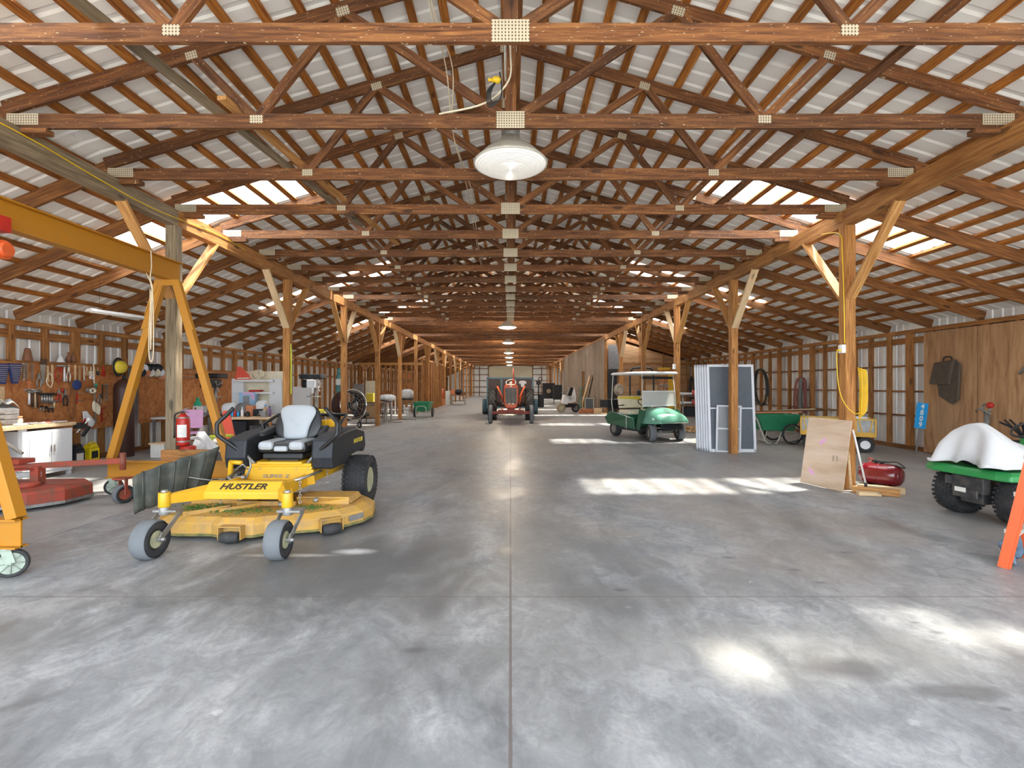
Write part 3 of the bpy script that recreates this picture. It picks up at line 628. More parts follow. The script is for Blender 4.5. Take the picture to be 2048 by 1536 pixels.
# cutting deck
def dpoly(k=1.0, z=0, dy=0): return [Vector((x*k, (y-.85)*k+.85+dy, z)) for x, y in ((-1.00,.55),(-.86,.32),(-.62,.27),(-.30,.27),(-.22,.23),(.12,.23),(.20,.30),(.62,.42),(.86,.58),(1.0,.78),(1.04,1.0),(1.0,1.22),(.85,1.42),(.3,1.48),(-.5,1.48),(-.98,1.30))]
m = MB(); m.loft([dpoly(1.0, .055), dpoly(1.0, .165), dpoly(.985, .18), dpoly(.90, .225), dpoly(.6, .24)], True, True, False)
dk = m.build('cutting_deck', 'deck_yellow', mw, None, None, .006)
m = MB(); m.loft([dpoly(1.004, .05), dpoly(1.004, .075)], True, True, False); m.build('deck_skirt', 'deck_grime', dk)
m = MB(); m.prism([(.30, .78, .24), (.32, .72, .30), (.84, .80, .30), (.86, .74+.1, .24)][::-1], (.0, .34, .0)); m.box((.56, .95, .27), (.56, .30, .08)); m.build('belt_cover', 'deck_yellow', dk, None, None, .006); MB().box((-.60, .95, .27), (.50, .30, .08)).build('belt_cover', 'deck_yellow', dk, None, None, .006)
m = MB(); m.box((0, .72, .26), (.62, .04, .05)); m.bar((-.33, .45, .245), (-.05, .70, .25), .02, .05); m.bar((-.62, .33, .24), (-.30, .58, .25), .02, .05); m.build('deck_rib', 'deck_yellow', dk, None, None, .004)
m = MB(); m.cyl((-.02, .92, .24), (-.02, .92, .30), .16, .16, 24); m.cyl((.05,.90,.30),(.05,.90,.36), .07, None, 18); m.build('pulley', 'black', dk)
g = MB()
for i in range(900):
    r = random.random()
    if r < .45: x, y = random.gauss(-.55, .14), random.gauss(.62, .08)
    elif r < .8: x, y = random.gauss(-.12, .18), random.gauss(.50, .07)
    else: x, y = random.gauss(.48, .13), random.gauss(.64, .05)
    a = random.uniform(0, 6.28); l_ = random.uniform(.012, .03); z = .225+random.random()*.022
    g.bar((x, y, z), (x+l_*math.cos(a), y+l_*math.sin(a), z+.006), .006, .004)
tag(g.build('grass_clippings', 'grass', dk), None, None, None, 'stuff')
for x, y, a in ((-.06, .215, 0), (.76, .50, .62)):
    R = Matrix.Rotation(a, 3, 'Z'); q = lambda *p: Vector((x, y, 0)) + R @ Vector(p)
    m = MB(); 
    for s in (-1, 1): m.bar(q(s*.105, .05, .11), q(s*.105, -.07, .11), .008, .12)
    m.bar(q(-.105, -.01, .172), q(.105, -.01, .172), .12, .008); bk_ = m.build('roller_bracket', 'deck_yellow', dk, None, None, .003)
    m = MB(); m.lathe([(.03, -.09), (.048, -.08), (.055, 0), (.048, .08), (.03, .09)], q(0, -.05, .072), q(1,0,0)-q(0,0,0), 18); m.build('roller', 'rubber', bk_)
MB().prism([Vector((.905,.62,.10)), Vector((1.0,.775,.10)), Vector((1.0,.775,.155)), Vector((.905,.62,.155))], (.006,-.004,0)).build('warning_sticker', 'dull_steel', dk)
for x, y in ((.22, .62), (-.30, .80), (.50, .80)):
    m = MB(); m.lathe([(.02,0),(.032,.008),(.032,.03),(.015,.04)], (x, y-.02, .27), (0,-.5,1), 8); m.build('knob', 'dull_steel', dk)
for x, y in ((.40, .62), (.42, 1.30), (-.42, .62)):
    m = MB()
    for i in range(7): m.torus((x, y, .50-i*.034), (1,0,0) if i % 2 else (0,1,0), .014, .004, 10, 5)
    m.build('lift_chain', 'steel', mw)
for s in (-1, 1):
    MB().tube([(s*.28, .62, .50), (s*.40, .70, .53), (s*.46, 1.02, .55)], .015, 8).build('link_rod', 'steel', mw)
m = MB(); m.tube(ease([(-.52, .95, .48), (-.50, .93, .62), (-.49, .92, .66)], 3), .028, 8); m.tube([(-.50, .92, .66), (-.36, .90, .655)], .024, 10); m.build('height_lever', 'yellow', mw)
m = MB(); m.tube([(-.45, .80, .50), (-.26, .78, .52)], .02, 8); m.tube([(-.26, .8, .50), (-.23, .84, .62), (-.24, .84, .72)], .012, 7); m.tube([(-.36, .78, .60),(-.28,.78,.66),(-.24,.80,.60)], .008, 6); m.build('foot_pedal', 'dull_steel', mw)
MB().tube(ease([(-.9,.70,.55),(-.72,.78,.50),(-.50,.80,.47)],4), .006, 6).build('chute_rod', 'dull_steel', mw)
# raised rubber discharge chute
m = MB(); m.grid(lambda u, v: Vector((-1.10+.34*u-.02*v*(1-u)+.12*v*u, .34+.60*u+.02*math.sin(u*20), (.24+.13*u)+(.40+.04*u)*v*(1-.10*(1-u)**3) + .015*abs(math.sin(u*14)))), 24, 8)
ch = m.build('discharge_chute', 'chute_rubber', mw, None, None, 0, .012)
m = MB()
for u in (.12, .3, .48, .66, .84): m.tube([Vector((-1.095+.34*u-.02*v*(1-u)+.12*v*u, .32+.60*u, (.25+.13*u)+(.38+.04*u)*v)) for v in (0, .5, 1)], .009, 6)
m.build('chute_rib', 'chute_rubber', ch)
# ================================================================ LEFT FOREGROUND
def X_(px, Y): return (px-CX)*Y/F
def Z_(py, Y): return EYE-(py-CY)*Y/F
def solo(m, name, mat, label, cat, group=None, kind=None, **k): return tag(m.build(name, mat, **k), label, cat, group, kind)
# --- yellow gantry crane
gx = -4.66
cr = thing('gantry_crane', 'yellow steel gantry crane on casters at the left edge', 'gantry crane', (gx, 0, 0))
m = MB()
m.box((0, 4.75, 3.20), (.13, 4.4, .014)); m.box((0, 4.75, 2.94), (.13, 4.4, .014)); m.box((0, 4.75, 3.07), (.012, 4.4, .25))
ib = m.build('top_beam', 'crane_yellow', cr)
for Y in (3.86, 6.75):
    m = MB()
    for s in (-1, 1): m.bar((s*.10, Y, 2.9), (s*.80, Y, .46), .09, .09, (0,1,0))
    m.build('leg', 'crane_yellow', cr, None, None, .004)
    m = MB(); m.box((0, Y, .345), (1.68, .015, .23)); m.box((0, Y, .452), (1.68, .11, .014)); m.box((0, Y, .237), (1.68, .11, .014)); m.build('base_beam', 'crane_yellow', cr)
    m = MB()
    for s in (-1, 1): m.prism([(s*.06, Y-.052, 2.93), (s*.30, Y-.052, 2.93) if False else (s*.13, Y-.052, 2.93), (s*.36, Y-.052, 2.25), (s*.24, Y-.052, 2.30)][::s], (0, .008, 0))
    m.prism([(-.30, Y-.06, 2.932), (.30, Y-.06, 2.932), (.22, Y-.06, 2.75), (-.22, Y-.06, 2.75)][::-1], (0, .01, 0)) if False else None
    m.prism([(-.16, Y-.06, 2.93), (.16, Y-.06, 2.93), (.31, Y-.06, 2.42), (.12, Y-.06, 2.85), (-.12, Y-.06, 2.85), (-.31, Y-.06, 2.42)][::-1], (0, .01, 0)); m.build('gusset', 'crane_yellow', cr)
    for s in (-1, 1):
        c_ = Vector((s*.76, Y, .11)); t = wheel(cr, c_, .11, .05, .085, 'caster_green', 'rubber', None, 'caster', (0,0,-.95))
        f = MB()
        for q in (-1, 1): f.bar((q*.032, -.03, .115), (q*.034, .0, .0), .006, .06, (0,1,0))
        f.box((0, -.03, .118), (.10, .10, .012)); f.tube([(-.04,0,0),(.04,0,0)], .012, 6)
        for i in range(8): a = PI*i/4; f.tube([(.024, .015*math.cos(a), .015*math.sin(a)), (.024, .08*math.cos(a), .08*math.sin(a))], .004, 4)
        f.build('fork', 'caster_green', t)
h = thing('chain_hoist', 'orange-red chain hoist hanging under the crane beam at the left edge', 'hoist', (gx, 4.42, 2.93))
m = MB(); m.box((0, 0, -.02), (.22, .16, .06)); 
for s in (-1, 1): m.box((s*.11, 0, .02), (.012, .16, .14)); m.cyl((s*.10, .05, .04), (s*.065, .05, .04), .03, None, 12); m.cyl((s*.10, -.05, .04), (s*.065, -.05, .04), .03, None, 12)
m.build('trolley', 'red', h, None, None, .004)
m = MB(); m.cyl((-.25, 0, -.22), (.14, 0, -.22), .085, .085, 24); m.cyl((.14, 0, -.22), (.17, 0, -.22), .07, .06, 24); m.cyl((-.02, 0, -.14), (-.02, 0, -.04), .03, None, 10); m.build('drum', 'tractor_orange', h, None, None, .004)
m = MB(); pts = []
for Yq, z in ((6.35, 3.24), (6.35, 2.95)): pass
c0 = Vector((gx+.075, 6.30, 0))
m.tube(ease([c0+Vector(p) for p in ((.0,0,3.22), (.005,0,3.0), (-.01,.0,2.86), (.02,0,2.7), (-.02,0,2.3), (-.025,0,1.9), (.0,0,1.80), (.03,0,1.9), (.03,0,2.4), (.01,0,2.75), (-.06,0,2.93))], 5), .007, 6)
m.tube(ease([c0+Vector(p) for p in ((-.01,0,2.72), (-.015,.01,2.3), (-.01,.01,1.95), (.0,.01,2.4), (.01,0,2.7))], 4), .007, 6)
solo(m, 'hanging_rope', 'rope', 'pale rope looped over the far end of the yellow crane beam', 'rope')
# --- red finishing mower deck
rd = thing('mower_deck', 'rusty red tractor mower deck on the floor under the yellow crane', 'mower deck', (-6.34, 6.2, 0), math.radians(4))
def rp(k, z): return [Vector((x*k, y*k, z)) for x, y in ((-1.0,-.35),(-.7,-.62),(-.1,-.66),(.15,-.50),(.6,-.42),(.82,-.15),(.86,.25),(.6,.5),(-.8,.5),(-1.0,.25))]
m = MB(); m.loft([rp(1.0, .05), rp(1.0, .20), rp(.97, .23), rp(.85, .24)], True, True, False); bd = m.build('deck', 'rust_red', rd, None, None, .01)
MB().loft([rp(1.01, .04), rp(1.01, .075)], True, True, False).build('deck_rim', 'dull_steel', bd)
m = MB(); m.bar((-.9, -.25, .36), (.35, .10, .36), .03, .07); m.build('strut_bar', 'dull_steel', rd, None, None, .004)
m = MB(); m.bar((-.85, .15, .40), (1.32, .12, .52), .06, .07); m.bar((.30, .10, .24), (.30, .10, .46), .10, .12); m.bar((-.5,-.1,.24),(-.5,-.1,.40),.08,.1); m.bar((-.3, .1, .40), (.3, .1, .44), .3, .02); m.build('arm', 'rust_red', rd, None, None, .005)
m = MB(); m.cyl((1.32, .12, .40), (1.32, .12, .62), .035); m.build('swivel_barrel', 'rust_red', rd)
wheel(rd, (1.42, -.02, .115), .115, .10, .07, 'rust_red', 'rubber', None, 'caster_wheel', (0,0,-.5), treadmat='tread_grey')
m = MB(); m.box((1.36, .06, .30), (.16, .16, .02)); 
for s in (-1, 1): m.bar((1.39+s*.062, .02-s*.035, .30), (1.42+s*.062, -.02-s*.035, .115), .012, .05, (0,1,0))
m.build('caster_fork', 'rust_red', rd)
m = MB(); m.lathe([(.03,-.1),(.045,-.08),(.045,.08),(.03,.1)], (.02,-.70,.12), (1,.15,0), 14); m.build('roller', 'rubber', rd)
m = MB(); m.lathe([(.10,0),(.10,.05),(.05,.07),(.05,.10)], (-.45,-.2,.24), (0,0,1), 18); m.build('spindle', 'rust_red', rd); MB().lathe([(.12,0),(.12,.04),(.04,.06)], (.35,-.1,.24), (0,0,1), 18).build('spindle', 'rust_red', rd)
m = MB(); m.tube(ease([(-.25,-.45,.27),(-.05,-.35,.32),(.1,-.48,.24)],4), .02, 6); m.tube([(-.8,-.5,.30),(-.4,-.3,.28)], .012, 6); m.build('guard_rod', 'dull_steel', rd)
m = MB(); a = X_(52, 6.1)
m.prism([(-6.9, 6.35, .35), (X_(54,6.2), 6.2, .50), (X_(50,6.2), 6.2, .43), (-6.7, 6.3, .18)], (0, .012, 0)) 
sb = thing('mower_blade_stand', 'rusty red angled steel plate propped behind the crane leg', 'steel plate', (0,0,0))
m = MB(); m.bar((-7.1, 6.5, .25), (-6.75, 6.42, .50), .06, .03); m.bar((-6.45, 6.35, .25), (-6.50, 6.37, .50), .06, .03); m.build('prop', 'dull_steel', sb)
m = MB(); m.bar((-7.2, 6.45, .52), (X_(54,6.3), 6.3, .53), .20, .06); m.build('plate', 'rust_red', sb, None, None, .006)
# --- bell lamps
def lamp(x, Y, z, D, label, big=True):
    t = thing('bell_lamp', label, 'pendant lamp', (x, Y, z)); R = D/2; n = 40 if big else 20
    MB().lathe([(R, 0), (R*1.02, .012), (R*.92, .05), (R*.72, .13), (R*.48, .20), (R*.30, .25), (R*.26, .29)], (0,0,0), (0,0,1), n, False).build('reflector', 'galv', t, None, None, 0, .004)
    m = MB(); m.lathe([(R*.985, .004), (R*.85, -.03), (R*.5, -.055), (0.001, -.062)], (0,0,0), (0,0,1), n, False); m.build('lens', 'lamp_glass', t)
    m = MB(); m.cyl((0,0,.27), (0,0,.46), R*.24, R*.28, 18); m.cyl((0,0,.46), (0,0,5.74-z), .012); m.build('ballast_housing', 'dull_steel', t)
    return t
lamp(0, 5.45, 3.93, .80, 'large bell lamp with ribbed lens hanging by the second roof truss')
for i, (Y, z) in enumerate(((19.6, 3.78), (28.2, 3.9), (34.7, 3.75), (41.5, 3.8), (49, 3.78), (57, 3.8))):
    o = lamp(-.12, Y, z, .72, 'bell lamp, %s one back along the aisle behind the large front one' % ordw[i] if i < 3 else 'small far bell lamp deep in the aisle near the end door', False)
    if i >= 3: o['group'] = 'far bell lamps'
    ld = bpy.data.lights.new('lamp_light', 'POINT'); ld.energy = 100; ld.shadow_soft_size = .3; ld.color = (1, .86, .66); lo = bpy.data.objects.new('lamp_light', ld); COL.objects.link(lo); lo.parent = o; lo.location = (0, 0, -.7)
# --- cords, conduit, rope up by the ridge
m = MB(); m.tube([(-.05, 4.55, 5.6), (-.05, 4.60, 4.6)], .012, 8); m.tube([(-.05, 4.60, 4.6), (-.05, 4.8, 4.5), (-.02, 5.35, 4.5)], .012, 8); solo(m, 'conduit', 'galv', 'thin grey conduit pipe beside the front king post', 'conduit')
pl = thing('plug_cord', 'yellow plug with looped black cord hanging beside the front king post', 'electric cord', (-.13, 4.55, 4.28))
m = MB(); m.ell((0,0,.03), (.045,.035,.03), 12, 8); m.cyl((-.04,0,.03), (-.075,0,.03), .015); m.build('plug', 'cord_yellow', pl)
m = MB(); 
for i in range(4): m.tube(ease([(0,0,.02), (-.05-.012*i,0,-.08), (-.04-.01*i,.01,-.17-.015*i), (.03,0,-.15), (.05,0,-.05), (.03,0,.1)], 5), .006, 6)
m.build('cord', 'black', pl)
m = MB(); m.tube(ease([(-.02, 4.55, 4.75), (.0, 4.55, 4.55), (-.02, 4.55, 4.3), (-.25, 4.7, 4.18), (-.7, 4.85, 4.16)], 6), .009, 7); solo(m, 'white_cable', 'cream', 'cream cable curving down past the front king post', 'cable')
m = MB()
for dx in (0, .03): m.tube(ease([(-.72+dx, 2.9, 4.9), (-.64+dx, 3.9, 4.5-dx), (-.60+dx*2, 4.6, 4.45), (-.62, 5.3, 4.22), (-.60+dx, 6.2, 4.2), (-.62+dx*2, 7.4, 4.3), (-.64+dx, 9.0, 4.2), (-.66+dx, 11, 4.15)], 6), .006, 6)
solo(m, 'pull_rope', 'rope', 'pale twisted rope strung over the trusses left of the ridge', 'rope')
# fluorescent strip on the left
fx_ = thing('strip_light', 'white fluorescent strip light hanging over the left work area', 'strip light', (-6.96, 8.92, 2.74), math.radians(78))
m = MB(); m.prism([(-.62,-.10,0), (-.62,-.04,.05), (-.62,.04,.05), (-.62,.10,0)], (1.24,0,0)); m.build('reflector', 'white', fx_)
m = MB(); m.tube([(-.45,0,.05), (-.45,0,.62)], .003, 4); m.tube([(.45,0,.05), (.45,0,.62)], .003, 4); m.build('hanger', 'black', fx_)
m = MB(); m.cyl((-.58,-.03,.0), (.58,-.03,.0), .014); m.cyl((-.58,.03,.0), (.58,.03,.0), .014); m.build('tube', 'paper', fx_)
# --- fire extinguisher on the first left post, plank on the crane base
fe = thing('fire_extinguisher', 'red fire extinguisher hanging on the first left post', 'fire extinguisher', (-4.73, 7.16-.02, .62))
Zf = .0
m = MB(); m.lathe([(.03,0),(.082,.01),(.086,.03),(.086,.36),(.075,.41),(.04,.45),(.03,.47)], (0,0,0), (0,0,1), 24); m.build('cylinder', 'red', fe)
m = MB(); m.cyl((0,0,.47), (0,0,.51), .025); m.bar((-.01,0,.52), (.09,-.03,.55), .03, .012); m.bar((-.01,0,.50), (.09,-.03,.49), .03, .01); m.build('valve', 'steel', fe)
m = MB(); m.tube(ease([(.02,-.02,.50), (-.07,-.06,.46), (-.09,-.05,.35), (-.09,-.06,.12)], 5), .012, 7); m.build('hose', 'black', fe)
m = MB(); m.lathe([(.0875,.14),(.0875,.30)], (0,0,0), (0,0,1), 24, False); m.v = [v for v in m.v]; 
q = MB(); q.grid(lambda u, v: Vector((.088*math.cos(-2.0+1.5*u), .088*math.sin(-2.0+1.5*u), .13+.18*v)), 8, 1); q.build('label_sticker', 'paper', fe)
for z, r in ((.06, .088), (.40, .079)): MB().lathe([(r, 0), (r, .02)], (0,0,z), (0,0,1), 24, False).build('strap', 'dull_steel', fe)
MB().cyl((-4.70, 7.14, .40), (-4.70, 7.14, .62), .10, .10, 20)
o = MB(); o.lathe([(.105,0),(.105,.20),(.09,.215)], (0,0,0), (0,0,1), 20); o = o.build('red_can', 'red', None, (-4.66, 7.14, .405)); tag(o, 'short red can directly under the fire extinguisher', 'can')
b = thing('timber_shelf', 'short thick timber lying on the crane base beam before the first left post', 'timber', (-4.44, 6.78, .535))
beam('plank', (-.33, 0, 0), (.34, 0, 0), .09, .15, 'post_wood', b)
# --- work bench with white steel cabinet
cb = thing('steel_cabinet', 'white two-door steel cabinet under the end of the tool bench', 'cabinet', (-7.72, 8.0, 0))
m = MB(); m.box((0, 0, .44), (.56, .78, .68)); m.box((0,0,.09),(.56,.78,.03)); m.build('body', 'cab_white', cb, None, None, .006)
for s in (-1, 1):
    d = MB().box((.287, s*.185, .44), (.014, .355, .62)).build('door', 'cab_white', cb, None, None, .004)
    m = MB(); m.bar((.305, s*.03, .42), (.305, s*.03, .53), .012, .02); m.ell((.305, s*.03, .40), (.012,.015,.015), 8, 6); m.build('handle', 'chrome', d)
m = MB()
for x in (-.24, .24):
    for y in (-.36, .36): m.box((x, y, .04), (.05, .05, .08))
m.build('foot', 'cab_white', cb)
bn = thing('workbench', 'wooden-topped tool bench along the left wall', 'workbench', (-7.9, 7.35, 0))
m = MB(); m.box((0, 0, .845), (.95, 2.2, .05)); m.build('bench_top', 'pale_wood', bn, None, None, .004)
for x, y in ((.42,-1.0), (.42, .22), (-.4,-1.0), (-.4, 1.0)): beam('leg', (x, y, 0), (x, y, .82), .07, .07, 'cab_white' if y == .22 else 'stud_wood', bn, (0,1,0))
beam('brace', (.44,-.25,.80), (.44, .2, .45), .03, .04, 'steel', bn)
def on_bench(px, Y, X=None): return Vector((X_(px, Y), Y, .87))
for i, (y, h_, mt) in enumerate(((6.65, .36, 'brown'), (6.87, .38, 'cardboard'), (7.08, .38, 'cardboard'))):
    o = MB(); o.box((0,0,h_/2), (.02, .19, h_), (0,.06,0)); o.box((-.2,.0,h_/2), (.36,.19,h_*.96), (0,.0,0)); solo(o, 'storage_bin', mt, ('leftmost','middle','rightmost')[i]+' of the three upright brown bins under the tool bench', 'bin', 'brown bins under the bench', loc=(-7.52, y, .42))
sh = MB().box((-7.72, 6.87, .405), (.5, .8, .025)); solo(sh, 'bench_shelf', 'pale_wood', 'low board shelf under the tool bench carrying brown bins', 'shelf')
o = bpy.data.objects['bench_shelf']; 
for y in (6.5, 7.24): beam('shelf_leg', (-7.72, y, 0), (-7.72, y, .39), .06, .4, 'dull_steel', o, (0,1,0))
tb = thing('tool_chest', 'grey metal tool chest at the left end of the bench', 'tool chest', (-8.02, 7.55, .87))
m = MB(); m.box((0,0,.13), (.42, .62, .26)); m.prism([(.21,-.31,.26),(.21,.31,.26),(.1,.31,.32),(.1,-.31,.32)], (-.31,0,0)); m.build('body', 'box_grey', tb, None, None, .01)
for z in (.05, .13, .21):
    d = MB().box((.214, 0, z), (.012, .58, .068)).build('drawer', 'box_grey', tb, None, None, .004); MB().box((.225, 0, z), (.008, .14, .025)).build('pull', 'dull_steel', d)
solo(MB().grid(lambda u, v: Vector((-8.15+.35*u, 7.3+.55*v, 1.20+.06*math.sin(u*7+v*3)+.03*math.sin(v*17))), 14, 14), 'crumpled_sheet', 'plastic_wrap', 'crumpled grey plastic sheet on top of the tool chest', 'plastic sheet', solid=.004)
bt = thing('bottle', 'clear water bottle at the left end of the bench', 'bottle', (-7.60, 7.30, .87))
MB().lathe([(.03,0),(.036,.01),(.036,.14),(.03,.17),(.014,.20),(.014,.22)], (0,0,0), (0,0,1), 16).build('body', 'clear_plastic', bt); MB().cyl((0,0,.22),(0,0,.24),.016).build('cap', 'white', bt)
bt = thing('jar', 'small cream jar standing in a white dish on the bench', 'jar', (-7.56, 7.62, .91))
MB().lathe([(.03,0),(.032,.05),(.022,.07),(.022,.08)], (0,0,0), (0,0,1), 14).build('body', 'cream', bt); MB().cyl((0,0,.08),(0,0,.11),.025).build('lid', 'clay', bt)
solo(MB().lathe([(.001,0),(.07,0),(.085,.035),(.08,.035),(.067,.006),(.001,.006)], (-7.56,7.62,.87), (0,0,1), 24, False), 'dish', 'ceramic', 'shallow white dish under the cream jar on the bench', 'dish')
for i in range(9):
    y = 7.75+.075*i; x = -7.62+random.uniform(-.06,.08); a = random.uniform(-1, 1); mt = ('red','dull_steel','pink','grey','steel','safety_red')[i % 6]
    t = thing('hand_tool', 'loose hand tool lying on the right half of the bench top', 'hand tool', (x, y, .885), a, 'loose tools on the bench')
    MB().cyl((-.13,0,0), (0,0,0), .012, .014, 8).build('handle', mt, t); MB().bar((0,0,0), (.13,0,0), .02, .01).build('blade', 'steel', t)
vs = thing('bench_vise', 'small black and white clamp vise at the right corner of the bench', 'vise', (-7.42, 8.52, .80))
m = MB(); m.box((0,0,0), (.12,.14,.10)); m.box((.08,.02,-.10), (.04,.05,.2), (0,.6,0)); m.build('body', 'black', vs); m = MB(); m.tube([(-.06,0,-.12),(.1,.05,.10)], .012, 7); m.ell((.1,.05,.10),(.03,.03,.03),10,6); m.build('handle', 'cloth_white', vs)
# --- tool wall
XW = -8.43
def wp(px, py, X=-8.40): p = atX(px, py, X); return p
pb = thing('tool_board', 'orange-brown plywood tool board covering the left wall behind the bench', 'tool board', (XW, 8.6, 0))
for y0, y1, z0, z1 in ((6.0, 8.35, .62, 1.88), (8.36, 9.58, .62, 1.88), (9.59, 10.75, .62, 1.88)):
    MB().box((.0, (y0+y1)/2-8.6, (z0+z1)/2), (.012, y1-y0, z1-z0)).build('panel', 'osb_orange', pb)
MB().box((.02, -.7, 1.2), (.01, .62, .55)).build('cork_panel', 'pale_wood', pb)
solo(MB().box((-8.43, 13.3, 1.25), (.012, 4.2, 1.25)), 'tool_board', 'osb_orange', 'orange plywood board on the left wall behind the second work area', 'tool board')
solo(MB().box((-8.43, 17.1, 1.2), (.012, 3.2, 1.45)), 'white_board', 'cloth_white', 'white panel on the left wall behind the coiled hose', 'wall panel')
def hang(name, px, py, label, cat, group=None): p = wp(px, py); return thing(name, label, cat, p, 0, group)
def tool(kind, cx, cy, ln, mat, label, group='hand tools on the tool board', tilt=0):
    px, py = cx/5.12, 640+cy/5.12; p = wp(px, py); ln = ln/5.12*p.y/F
    t = thing(kind, label, kind.replace('_', ' '), p, 0, group, (tilt, 0, 0)); t.scale = (1.3, 1.4, 1); m1 = MB(); m2 = MB(); X = 0
    if kind in ('screwdriver', 'file'): m1.cyl((X,0,0), (X,0,-ln*.42), .014, .012, 8); m2.cyl((X,0,-ln*.42), (X,0,-ln), .004, None, 6); n2 = 'shaft'
    elif kind in ('hammer', 'mallet'): m1.cyl((X,0,-.02), (X,0,-ln), .010, .014, 8); m2.cyl((X,-.06,0), (X,.06,0), .018, .014, 10); n2 = 'head'
    elif kind in ('pliers', 'bolt_cutter', 'snips'):
        for s in (-1, 1): m1.tube(ease([(X,s*.004,-ln*.35), (X,s*.028,-ln*.6), (X,s*.022,-ln)], 3), .009, 6)
        m2.prism([(X-.006,-.018,-ln*.38), (X-.006,-.012,0), (X-.006,.012,0), (X-.006,.018,-ln*.38)], (.012,0,0)); n2 = 'jaws'
    elif kind == 'wrench': m1.bar((X,0,-.02), (X,0,-ln+.02), .008, .018, (0,1,0)); m2.torus((X,0,0), (1,0,0), .018, .007, 14, 6); m2.torus((X,0,-ln), (1,0,0), .014, .006, 14, 6); n2 = 'jaw'
    elif kind == 'hand_saw': m1.prism([(X,-.04,0),(X,.04,0),(X,.04,-.10),(X,-.03,-.10)], (.02,0,0)); m2.prism([(X,-.04,-.10),(X,.04,-.10),(X,.015,-ln),(X,-.012,-ln)], (.003,0,0)); n2 = 'blade'
    elif kind == 'ruler': m1.box((X,0,-ln/2), (.006,.03,ln)); n2 = None
    elif kind == 'chain':
        n_ = max(4, int(ln/.03))
        for i in range(n_): m1.torus((X,0,-i*.03), (1,0,0) if i % 2 else (0,1,0), .014, .004, 8, 5)
        n2 = None
    elif kind == 'paint_brush': m1.cyl((X,0,0), (X,0,-ln*.5), .008, .014, 8); m2.box((X,0,-ln*.75), (.015,.05,ln*.5)); n2 = 'bristles'
    elif kind == 'tape_roll': m1.torus((.03,0,0), (1,0,0), ln*.36, ln*.14, 20, 8, 1.4); n2 = None
    elif kind == 'clamp': m1.bar((X,0,0), (X,0,-ln), .008, .02, (0,1,0)); m2.bar((X,-.01,-.01), (X,.08,-.01), .012,.02,(1,0,0)); MB().bar((X,-.01,-ln*.7), (X,.08,-ln*.7), .012,.02,(1,0,0)).build('jaw', mat[1], t); n2 = 'jaw'
    elif kind == 'wire_loop': m1.tube(ease([(X,0,0),(X,.05,-ln*.4),(X,.02,-ln),(X,-.04,-ln*.6),(X,-.01,-.02)], 5), .006, 5); n2 = None
    a, b_ = mat if isinstance(mat, tuple) else (mat, 'steel')
    m1.build('handle' if n2 else 'body', a, t)
    if n2: m2.build(n2, b_, t)
